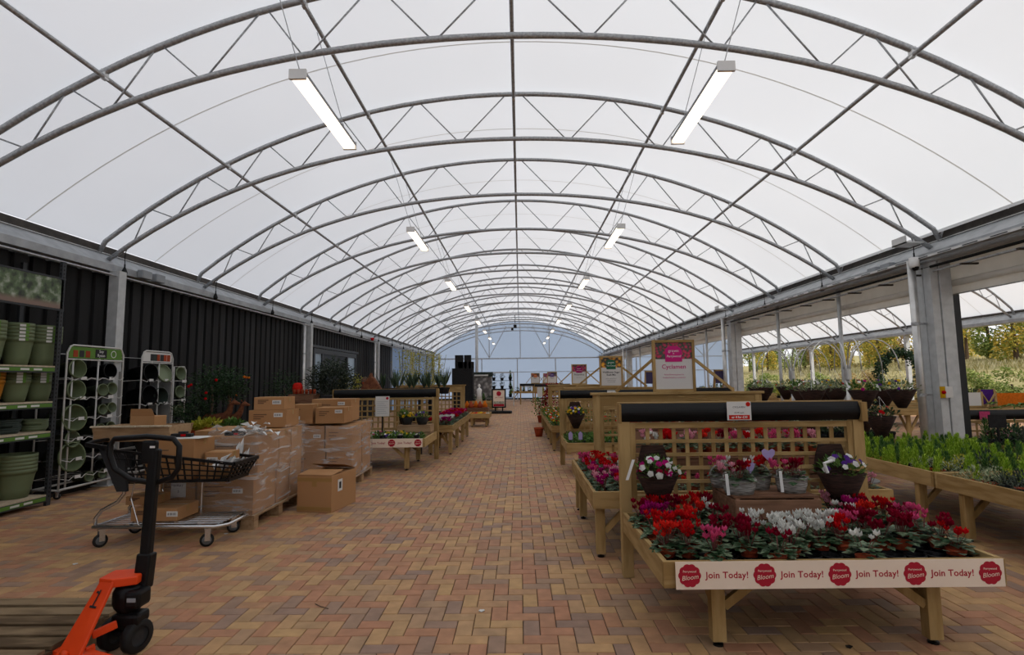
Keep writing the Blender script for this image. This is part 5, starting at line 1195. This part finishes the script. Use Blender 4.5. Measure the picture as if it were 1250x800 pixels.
slat_crate(-2.35, -1.72, 10.42, 10.82, .45, .25, 'upturned pale crate of pansy bowls at the pansy bench corner', mt='palletnew')
slat_crate(-3.70, -3.15, 10.42, 10.82, .45, .25, 'upturned pale crate holding a dark glazed pot', mt='palletnew')
def bowl(x, y, z, r, h, m_, lab, cols, seed, leafm='leafmid', sz=.035, lh=1):
    t = thing('planted_pot', lab, 'plant pot', (x, y, z)); MB().lathe([(0,0),(r*.7,0),(r*.95,h*.6),(r,h*.9),(r*1.05,h),(r*.95,h),(r*.9,h*.85),(0,h*.85)], 18).build('pot', K[m_], t, smooth=True)
    ob('foliage', mound(seed, 90, r*1.15, r*lh, .055).mesh('foliage', K[leafm]), t, (0,0,h*.85))
    if cols: ob('blooms', pansy_blooms(seed, cols, 8, r*1.15, r*lh, sz), t, (0,0,h*.87))
K['glaze'] = mat('dark glazed pot', (.03,.008,.006), (.06,.016,.01), rough=.25, scale=4)
bowl(-3.42, 10.6, .712, .15, .22, 'glaze', 'dark glazed pot with leafy plant on the pale crate', ['p_red','p_white'], 71)
bowl(-2.20, 10.58, .712, .12, .14, 'dark', 'black bowl of yellow pansies on the pale crate', ['p_yel','p_yel','p_white'], 72)
bowl(-1.90, 10.56, .712, .12, .14, 'dark', 'black bowl of dark violas on the crate corner', ['p_pur','p_white'], 73)
bowl(-2.28, 10.74, .712, .11, .18, 'wicker', 'brown wicker tub of greenery behind the yellow pansy bowl', None, 74)
t = thing('notice_stand', 'white printed notice on a black stake in the pansy bench', 'sign', (P(467,500,Y=10.2).x, 10.2, .45))
MB().b2(-.012,.012,-.01,.01,0,.5).build('stake', K['black'], t); MB().b2(-.13,.13,-.014,-.010,.45,.82).build('sheet', K['paper'], t)
g = MB()
for k in range(7): g.b2(-.10,.10-.03*(k % 3),-.0155,-.014,.50+k*.036,.506+k*.036)
g.build('printed_lines', K['grey'], t)['kind'] = 'stuff'; MB().prism(scallop(.025), .002, lambda a, b, c: (a+.09, -.016+c, b+.785)).build('badge', K['red'], t)
# cyclamen bench behind
bench(-1.98, -1.42, 11.45, 15.4, .62, 'narrow pine bench of magenta and white cyclamen beside the aisle', legs=[-1.8,-.6,.6,1.8])
for j in range(24):
    for i in range(3):
        y = 11.58+j*.16; c = q.choice(['p_mag','p_mag','p_crim','p_red','p_pink']) if (j+i) % 4 else 'p_red'
        if j < 6 and i > 0: c = q.choice(['p_white','p_white','p_mag'])
        cyclamen((-1.87+i*.16, y, .5155), c, 'on the narrow bench beside the aisle', 'cyclamen on the narrow bench', None, 1.25)
trellis(-3.6, -1.6, 15.75, .58, 1.26, 'pine beam screen behind the narrow cyclamen bench', black=False, beam=True, top=1.40)
# tall dark display bench with sculptures and agaves
t = thing('display_table', 'tall dark display table behind the black header trellis', 'table', (-3.15, 12.35, 0))
MB().b2(-1.1,1.1,-.75,.75,1.20,1.26).build('top', K['dark'], t)
for sx in (-1,1):
    for sy in (-1,1): MB().b2(sx*1.0-.04,sx*1.0+.04,sy*.65-.04,sy*.65+.04,0,1.2).build('leg', K['dark'], t)
def agave(x, y, z, h, n, lab, grp, seed):
    q_ = random.Random(seed); t = thing('agave', lab, 'plant', (x, y, z), 0, grp); pot_mb(.12,.14).build('pot', K['blackm'], t, smooth=True)
    for k in range(n):
        a = q_.uniform(0,6.28); s = q_.uniform(.15,.6); g = MB(); g.leaf((0,0,.12), (cos(a)*s, sin(a)*s, 1), (cos(a),sin(a),.1), h*q_.uniform(.7,1), .05, .03); g.build('leaf', K['agave'], t)
K['agave'] = mat('agave leaf', (.035,.06,.035), (.10,.14,.08), rough=.5, scale=6, obj_rand=.5)
for k in range(9): agave(-3.05+.22*k*.62*1.25, 12.1+.35*(k % 2), 1.261, .42+.06*(k % 3), 16, 'spiky grey green agave on the tall display table', 'agaves on the tall table', k)
# horse head and bust
t = thing('horse_sculpture', 'rusty horse head sculpture beside the agaves', 'sculpture', (P(464,470,Y=12.0).x-.12, 11.85, 1.261))
sk = bpy.data.meshes.new('head'); 
hp = [(-.26,0),(-.24,.14),(-.17,.28),(-.09,.37),(-.03,.40),(.02,.38),(.09,.30),(.17,.17),(.235,.06),(.24,.01),(.20,-.01),(.14,.04),(.07,.11),(.03,.12),(-.01,.06),(.0,0)]
hcx, hcz = -.04, .18; g = MB(); vs_ = []; lay = [(-.10,.55),(-.085,.85),(-.045,1),(.045,1),(.085,.85),(.10,.55)]; nn = len(hp)
for yy, k_ in lay: vs_ += [(hcx+(a-hcx)*(.75+.25*k_), yy*(1-.45*max(0,a)/.24), hcz+(b-hcz)*(.75+.25*k_)) for a, b in hp]
g.add(vs_, [(l*nn+a, l*nn+(a+1) % nn, (l+1)*nn+(a+1) % nn, (l+1)*nn+a) for l in range(5) for a in range(nn)]+[tuple(range(nn-1,-1,-1)), tuple(5*nn+a for a in range(nn))]).build('head', K['rust'], t, smooth=False)
for s in (-1,1): MB().lathe([(.028,0),(.03,.04),(0,.12)], 8, (-.04,s*.05,.37)).build('ear', K['rust'], t, smooth=True); MB().lathe([(0,.012),(.014,.006),(.016,0)], 8, (.04,s*.075,.29), M.Rotation(-s*pi/2,3,'X')).build('eye', K['ink'], t)
MB().prism([(-.27,.02),(-.26,.16),(-.19,.31),(-.10,.41),(-.05,.44),(-.05,.38),(-.13,.28),(-.19,.14),(-.2,.02)], .03, lambda a, b, c: (a, c-.015, b)).build('mane', K['bark'], t)
bpy.data.meshes.remove(sk)
t = thing('bust_sculpture', 'stone bust with russet hair beside the horse head', 'sculpture', (P(450,470,Y=12.0).x-.05, 11.9, 1.261))
MB().lathe([(0,0),(.20,0),(.21,.06),(.12,.13),(.05,.16),(.05,.2)], 16, sy=.6).build('shoulders', K['board'], t, smooth=True); MB().lathe([(.05,0),(.075,.05),(.085,.1),(.07,.17),(0,.2)], 14, (0,0,.17)).build('head', K['terra'], t, smooth=True); MB().lathe([(.09,.03),(.1,.1),(.08,.17),(0,.21)], 12, (0,.015,.19)).build('hair', K['bark'], t, smooth=True)
# tall feathery plants by the blue sheeting
for k, (u, Yd) in enumerate(((494,19.5),(508,20.3),(525,21.0),(533,22))):
    p = P(u, 500, Y=Yd); q_ = random.Random(k+60); t = thing('tall_bamboo', 'tall pale feathery bamboo near the blue sheeting', 'plant', (p.x, Yd, 0), 0, 'tall bamboos')
    pot_mb(.2,.32).build('pot', K['blackm'], t, smooth=True); g = MB()
    for i in range(7): g.tube([(q_.gauss(0,.05),q_.gauss(0,.05),.25),(q_.gauss(0,.18),q_.gauss(0,.15),2.6)], .008, 4)
    g.build('canes', K['yellowleaf'], t)['kind'] = 'stuff'; g = MB()
    for i in range(420): z = q_.uniform(.9,2.65); g.leaf((q_.gauss(0,.14),q_.gauss(0,.14),z), (q_.uniform(-1,1),q_.uniform(-1,1),q_.uniform(-.6,.6)), (0,0,1), .11, .025)
    g.build('foliage', K['yellowleaf'], t)
# ---- olive tree, citrus trees, golden shrubs, deer and lantern by the black wall
def small_tree(x, y, zc, rx, rz, lab, leafm, seed, fruit=None, n=900, grp=None, leaf=.07, w=.35):
    q_ = random.Random(seed); t = thing('potted_tree', lab, 'tree', (x, y, 0), 0, grp); pot_mb(.2,.34).build('pot', K['terra'], t, smooth=True)
    MB().tube([(0,0,.25),(.02,.01,zc-rz*.6),(0,0,zc)], [.025,.02,.012], 8).build('trunk', K['bark'], t); g = MB()
    for i in range(n):
        d = V((q_.gauss(0,1),q_.gauss(0,1),q_.gauss(0,1))).normalized(); k = q_.uniform(.35,1.05); g.leaf((d.x*rx*k, d.y*rx*k, zc+d.z*rz*k), (d.x+q_.uniform(-.7,.7), d.y+q_.uniform(-.7,.7), q_.uniform(-.5,.9)), (0,0,1), leaf, leaf*w)
    g.build('foliage', K[leafm], t)
    if fruit:
        for i in range(5):
            a = q_.uniform(0,6.28); e = q_.uniform(-.9,.5); MB().lathe([(0,-.024),(.018,-.014),(.024,0),(.018,.014),(0,.024)], 10, (rx*cos(a)*cos(e), rx*sin(a)*cos(e), zc+rz*sin(e))).build('fruit', K[fruit], t, smooth=True)
small_tree(P(405,470,Y=12.6).x, 12.6, 1.55, .55, .55, 'grey leaved olive tree behind the stacked cartons', 'olive', 81, n=3000, leaf=.09)
small_tree(P(278,480,Y=9.6).x, 9.6, 1.50, .36, .36, 'standard citrus tree with orange fruit by the black wall', 'leaf', 82, 'p_or')
small_tree(P(268,475,Y=9.1).x-.25, 9.3, 1.50, .36, .36, 'dark standard tree with red flowers by the black wall', 'leaf', 83, 'p_red')
small_tree(P(357,480,Y=13.2).x-.2, 13.2, 1.4, .45, .45, 'dark bushy tree beside the crate of lanterns', 'leaf', 84)
small_tree(P(243,495,Y=9.4).x, 9.3, 1.05, .33, .3, 'small dark bay bush past the wire racks', 'leaf', 85)
small_tree(P(425,480,Y=14).x, 14.2, 1.5, .32, .26, 'golden tipped bush against the black cladding', 'yellowleaf', 86, n=350)
t = thing('plant_table', 'low dark table of golden shrubs and deer by the black wall', 'table', (-5.05, 9.15, 0))
MB().b2(-.8,.75,-.5,.5,.64,.68).build('top', K['crate'], t)
for sx in (-1,1):
    for sy in (-1,1): MB().b2(sx*.7-.035,sx*.7+.035,sy*.42-.035,sy*.42+.035,0,.64).build('leg', K['crate'], t)
def bushy(x, y, z, r, leafm, lab, seed):
    t = thing('bushy_plant', lab, 'plant', (x, y, z)); pot_mb(.12,.16).build('pot', K['terra'], t, smooth=True); ob('foliage', mound(seed, 200, r, r*.75, .07, 0, .6, .6).mesh('foliage', K[leafm]), t, (0,0,.13))
bushy(P(253,525,Y=8.8).x, 8.8, .681, .22, 'yellowleaf', 'golden leaved bushy plant on the low dark table', 91); bushy(P(285,522,Y=8.9).x, 8.9, .681, .19, 'leafmid', 'bright green bushy plant beside the deer', 92); bushy(P(240,527,Y=8.75).x, 8.75, .681, .15, 'yellowleaf', 'smaller golden plant at the low dark table end', 93)
def deer(x, y, z, s, lab, rz=0, lying=False):
    t = thing('deer_ornament', lab, 'ornament', (x, y, z), rz); t.scale = (s,)*3
    zb = .12 if lying else .30
    MB().tube([(-.28,0,zb),(-.2,0,zb+.03),(0,0,zb+.02),(.18,0,zb+.05),(.25,0,zb+.16),(.29,0,zb+.30),(.34,0,zb+.34),(.45,0,zb+.30)], [.05,.09,.095,.09,.06,.045,.05,.022], 10).build('body', K['rust'], t, smooth=True)
    for q_ in (-1,1): MB().leaf((.31,q_*.035,zb+.37), (-.2,q_*.8,.7), (1,0,0), .09, .04).build('ear', K['rust'], t)
    for x_ in (-.2,.17):
        for q_ in (-1,1): MB().tube([(x_,q_*.05,zb),(x_+(.12 if lying else .01),q_*.06,.02 if lying else zb*.5),(x_+(.2 if lying else 0),q_*.06,.02 if lying else 0)], [.03,.02,.014], 6).build('leg', K['rust'], t)
deer(P(282,548,Y=8.0).x, 8.0, 0, 1.45, 'rusty lying deer ornament before the low dark table', 0, False)
deer(P(262,510,Y=9.1).x-.1, 9.35, .681, .85, 'rusty standing deer ornament between the golden shrubs')
deer(P(291,508,Y=9.2).x-.3, 9.45, .681, .8, 'rusty deer ornament behind the bright green plant')
t = thing('owl_ornament', 'small pale owl ornament by the deer', 'ornament', (P(297,510,Y=9.2).x, 9.1, .681)); MB().lathe([(0,0),(.05,0),(.07,.06),(.06,.12),(.05,.14),(.06,.18),(.045,.23),(0,.24)], 12).build('body', K['grey'], t, smooth=True)
for s in (-1,1): MB().lathe([(0,.01),(.016,.008),(.02,0)], 8, (s*.022,-.05,.185), M.Rotation(pi/2,3,'X')).build('eye', K['ink'], t)
# upright crate shelf with red lantern
slat_crate(P(375,480,Y=12.2).x-.3, P(375,480,Y=12.2).x+.25, 11.9, 12.3, .0, 1.28, 'tall slatted crate display of tins behind the cartons', nl=7)
xc_ = P(375,480,Y=12.2).x
for k in range(6): tag(MB().lathe([(0,0),(.03,0),(.035,.05),(.03,.1),(0,.1)], 10).build('candle_jar', K['terra'], loc=(xc_-.24+k*.09, 12.08, 1.293), smooth=True), 'small terracotta coloured jar on the tall crate display', 'jar', 'jars on the crate display')
t = thing('lantern', 'glossy red lantern next to the row of jars', 'lantern', (xc_-.22, 12.2, 1.293)); MB().lathe([(0,0),(.08,0),(.10,.05),(.11,.12),(.10,.2),(.07,.24),(0,.25)], 14).build('body', K['p_scar'], t, smooth=True); MB().tube([(-.07,0,.22),(-.05,0,.31),(.05,0,.31),(.07,0,.22)], .006, 5).build('handle', K['black'], t)

# ------------------------------------------------------------------ pumpkins, pavement sign, tower and far displays
bench(-1.75, -1.02, 18.2, 19.3, .45, 'small pine table of pumpkins and gourds beside the aisle', ap=.16)
def pumpkin(x, y, z, r, c, lab):
    t = thing('pumpkin', lab, 'pumpkin', (x, y, z), rnd.uniform(0,6)); MB().lathe([(0,.08*r),(r*.6,0),(r*.95,r*.35),(r,r*.7),(r*.75,r*1.15),(r*.2,r*1.25),(0,r*1.15)], 20, wob=lambda a, i: 1-.06*abs(cos(5*a))).build('fruit', K[c], t, smooth=True); MB().tube([(0,0,r*1.1),(r*.1,0,r*1.5)], r*.1, 6).build('stalk', K['bark'], t)
q = random.Random(31)
for k in range(14):
    c = ['p_or','p_scar','p_yel','p_or','p_white'][k % 5]; pumpkin(-1.64+(k % 5)*.13, 18.33+(k//5)*.28+.04*(k % 2), .345, .085 if c != 'p_yel' else .10, c, '%s pumpkin on the small pine table' % {'p_or':'orange','p_scar':'deep orange','p_yel':'yellow','p_white':'cream'}[c])
for o in bpy.data.objects:
    if o.name.startswith('pumpkin'): o['group'] = 'pumpkins: '+o['label']
t = thing('pavement_sign', 'black framed pavement sign with red badge on rubber base', 'sign', (P(609,490,Y=25.5).x, 25.5, 0))
MB().prism([(-.55,-.2),(.55,-.2),(.62,0),(.55,.2),(-.55,.2),(-.62,0)], .12, lambda a, b, c: (a, b, c)).build('base', K['rubber'], t, bevel=.03)
for s in (-1,1): MB().b2(s*.17-.03,s*.17+.03,-.03,.03,.12,.3).build('support', K['black'], t); MB().b2(s*.30-.03,s*.30+.03,-.03,.03,.26,1.14).build('frame_stile', K['black'], t)
for z in (.26, 1.08): MB().b2(-.3,.3,-.03,.03,z,z+.06).build('frame_rail', K['black'], t)
MB().b2(-.27,.27,-.015,.015,.32,1.08).build('poster', K['cream'], t); MB().prism(scallop(.11), .004, lambda a, b, c: (a, -.02+c, b+.92)).build('badge', K['red'], t); MB().b2(-.25,.25,-.02,-.015,.33,.44).build('red_band', K['red'], t); ob('lettering', text_mesh('Join Today!', .08, K['red']), t, (0,-.018,.74), (pi/2,0,0)); MB().b2(-.25,.25,-.019,-.015,.44,.56).build('picture', flower_print('a board photo', (.4,.3,.3), (.2,.25,.12), (.4,.38,.35), 12), t)
t = thing('chimney_display', 'black tower display topped with square black pipes', 'display', (-2.93, 28.0, 0))
MB().b2(-.53,.53,-.4,.4,0,2.17).build('cabinet', K['blackm'], t)
for x, w_, z in ((-.2,.2,2.85),(.24,.17,2.85),(-.02,.22,2.5),(.42,.13,2.5)): MB().b2(x-w_,x+w_,-.2,.2,2.17,z).build('square_pipe', K['blackm'], t)
tag(MB().tube([(P(582,450,Y=36).x,36,0),(P(582,450,Y=36).x,36,ztop(2.9))], .10, 14).build('round_column', K['steelpost'], smooth=True), 'tall round galvanised flue column near the far end wall', 'column')
# picture stand, statue, wire plant rack
t = thing('product_stand', 'wide product stand with grey picture panel near the far end', 'display', (-2.05, 30, 0)); MB().b2(-.55,.55,-.25,.25,.0,.35).build('base', K['woodx'], t); MB().b2(-.5,.5,-.06,.06,.35,1.75).build('panel', flower_print('stone photo', (.35,.33,.32), (.22,.21,.2), (.12,.11,.11), 5), t); MB().b2(-.56,.56,-.12,.12,1.75,2.0).build('header', K['slate'], t); MB().b2(-.54,.30,-.13,-.12,1.78,1.86).build('header_text', K['paper'], t)
t = thing('garden_statue', 'white draped garden statue beside the product stand', 'statue', (P(585,480,Y=27).x, 27, 0)); MB().b2(-.14,.14,-.14,.14,0,.62).build('plinth', K['board'], t); MB().lathe([(0,0),(.12,0),(.10,.25),(.13,.45),(.09,.52),(.04,.55),(.045,.58),(.07,.66),(.04,.73),(0,.74)], 12, (0,0,.62)).build('figure', K['white'], t, smooth=True)
t = thing('plant_rack', 'white framed rack of hanging plants near the far end', 'rack', (P(613,475,Y=33).x, 33, 0))
for s in (-1,1):
    for d in (-.3,.3): MB().b2(s*.7-.025,s*.7+.025,d-.025,d+.025,0,2.0).build('upright', K['wire'], t)
for z in (.5,1.0,1.5,1.97): MB().b2(-.7,.7,-.3,.3,z,z+.03).build('shelf', K['wire'] if z > 1.9 else K['dark'], t)
for k in range(9): ob_ = shrub((P(613,475,Y=33).x-.5+.5*(k % 3), 32.95, .53+.5*(k//3)), ['leafy','hebe','deep'][k % 3], 'on the white rack near the far end', 2.0)
bench(-2.6, -.9, 27.6, 29.0, .52, 'pine bench of small plants in front of the product stand')
for k in range(6): shrub((-2.4+k*.26, 27.9, .4155), ['leafy','pale','deep'][k % 3], 'on the bench before the product stand', 2.0)
for k in range(6): tag(MB().lathe([(0,0),(.09,0),(.10,.1),(.05,.18),(.03,.24),(0,.25)], 10).build('glazed_jar', K['p_or' if k % 2 else 'terra'], loc=(-2.2+.17*k, 20.6+.2*(k % 2), .52), smooth=True), '%s ornament on the crate behind the pumpkins' % ('orange' if k % 2 else 'terracotta'), 'ornament', 'ornaments behind the pumpkins %d' % (k % 2))
slat_crate(-2.4, -1.2, 20.4, 21.0, 0, .508, 'long slatted crate behind the pumpkin table')
# benches at the far end
for x0, x1, y, lb in ((-.8,2.6,39.5,'far pine bench of seedlings in front of the blue end wall'),(1.2,3.6,33.0,'pine bench of dark plants toward the far end'),(2.9,5.9,27.0,'pine bench on the open side toward the far end')):
    bench(x0, x1, y, y+1.3, .72, lb)
    for k in range(8): shrub((x0+.2+k*(x1-x0-.4)/7, y+.3, .6155), ['lime','leafy','deep','pale'][k % 4], {39.5:'on the far seedling bench',33.0:'on the dark plant bench',27.0:'on the open side bench'}[y], 2.0)
def far_sign(u, Yd, lab, c, w_=.55, z0=1.30):
    x = P(u, 460, Y=Yd).x; t = trellis(x-1.0, x+1.0, Yd, .78, 1.15, 'black headed pine screen under the '+lab, top=1.30, sp=.18)
    sign(x, Yd+.02, 1.313, w_, .66, lab, flower_print('far photo '+c, K[c].node_tree.nodes['Color Ramp'].color_ramp.elements[1].color[:3], (.25,.1,.1), (.05,.05,.04), 8), K[c], ['Plants'], [], K['ink'])
far_sign(653.5, 34.6, 'far sign with orange badge', 'p_or'); far_sign(674, 30.5, 'far sign with purple badge', 'p_pur'); far_sign(668, 36.5, 'farther sign with dark purple badge', 'p_mag')
# red column plants at the end of the island
for k, (x, y, z) in enumerate(((.95,19.6,.9),(.75,19.9,.6),(1.1,19.4,1.1))):
    t = thing('red_leaf_plant', 'red leaved climbing plant beyond the primrose bench', 'plant', (x, y, 0), 0, 'red climbers past the primroses'); pot_mb(.14,.25).build('pot', K['terra'], t, smooth=True); g = MB(); q_ = random.Random(k)
    for i in range(260): g.leaf((q_.gauss(0,.12),q_.gauss(0,.12),q_.uniform(.25,z+.35)), (q_.uniform(-1,1),q_.uniform(-1,1),q_.uniform(-1,.3)), (0,0,1), .09, .06)
    g.build('foliage', K['p_crim' if k != 1 else 'leafmid'], t)
tag(MB().b2(.60,.78,19.15,19.155,.95,1.28).build('notice_sheet', K['paper']), 'white notice sheet hanging among the red climbers', 'sign')
# second projector-like heater at the far apex
t = thing('ceiling_speaker', 'small black camera unit hung under the far ridge', 'camera', (XC-.25, 38.0, 5.3)); MB().box((0,0,0),(.22,.3,.22)).build('body', K['black'], t, bevel=.02); MB().b2(-.02,.02,-.02,.02,.1,ztop(0)-5.3-.1).build('drop_rod', K['black'], t); MB().box((-.2,-.1,-.2),(.16,.2,.16)).build('head', K['black'], t)
# signs and purple boards seen past the Cyclamen sign
for u, Yd, c, lb in ((878,16.5,'p_pur','purple framed sign behind the Cyclamen sign brace'),(793,17.5,'p_pur','narrow purple sign left of the Cyclamen sign')):
    x = P(u, 460, Y=Yd).x; t = thing('sign_board', lb, 'sign', (x, Yd, 0))
    for s in (-1,1): MB().b2(s*.14-.015,s*.14+.015,-.02,.02,0,1.78).build('frame_stile', K['wood'], t); MB().bar((s*.14,0,1.7),(s*.14,.5,0.02),.03,.03).build('brace', K['wood'], t)
    MB().b2(-.125,.125,-.012,.01,1.38,1.75).build('panel', K['slatepur'] if 'slatepur' in K else K[c], t); MB().b2(-.155,.155,-.02,.02,1.75,1.79).build('frame_rail', K['woodx'], t)
trellis(3.0, 5.9, 15.2, .6, 1.12, 'wide pine screen with black header past the orange pansy bench', top=1.27)

for u, v, c, lb in ((588,746,'paper','small white paper scrap lying on the paving'),(1036,790,'soil','dark crumb of compost on the paving by the bench leg'),(92,689,'paper','white paper scrap on the paving behind the pallet truck'),(276,652,'paper','tiny white scrap on the paving by the trolley wheel')):
    p = P(u, v, z=.003); tag(MB().prism([(-.02,-.01),(.0,-.018),(.022,-.004),(.012,.014),(-.012,.012)], .004, lambda a, b, c_: (p.x+a, p.y+b, .0012+c_+abs(a)*.2)).build('litter_scrap', K[c]), lb, 'litter')
p = P(392,742,z=0); tag(MB().tube([(p.x-.06,p.y+.05,.005),(p.x,p.y,.006),(p.x+.06,p.y-.03,.005)], .003, 5).build('twig', K['bark']), 'thin dry twig lying on the paving', 'twig')
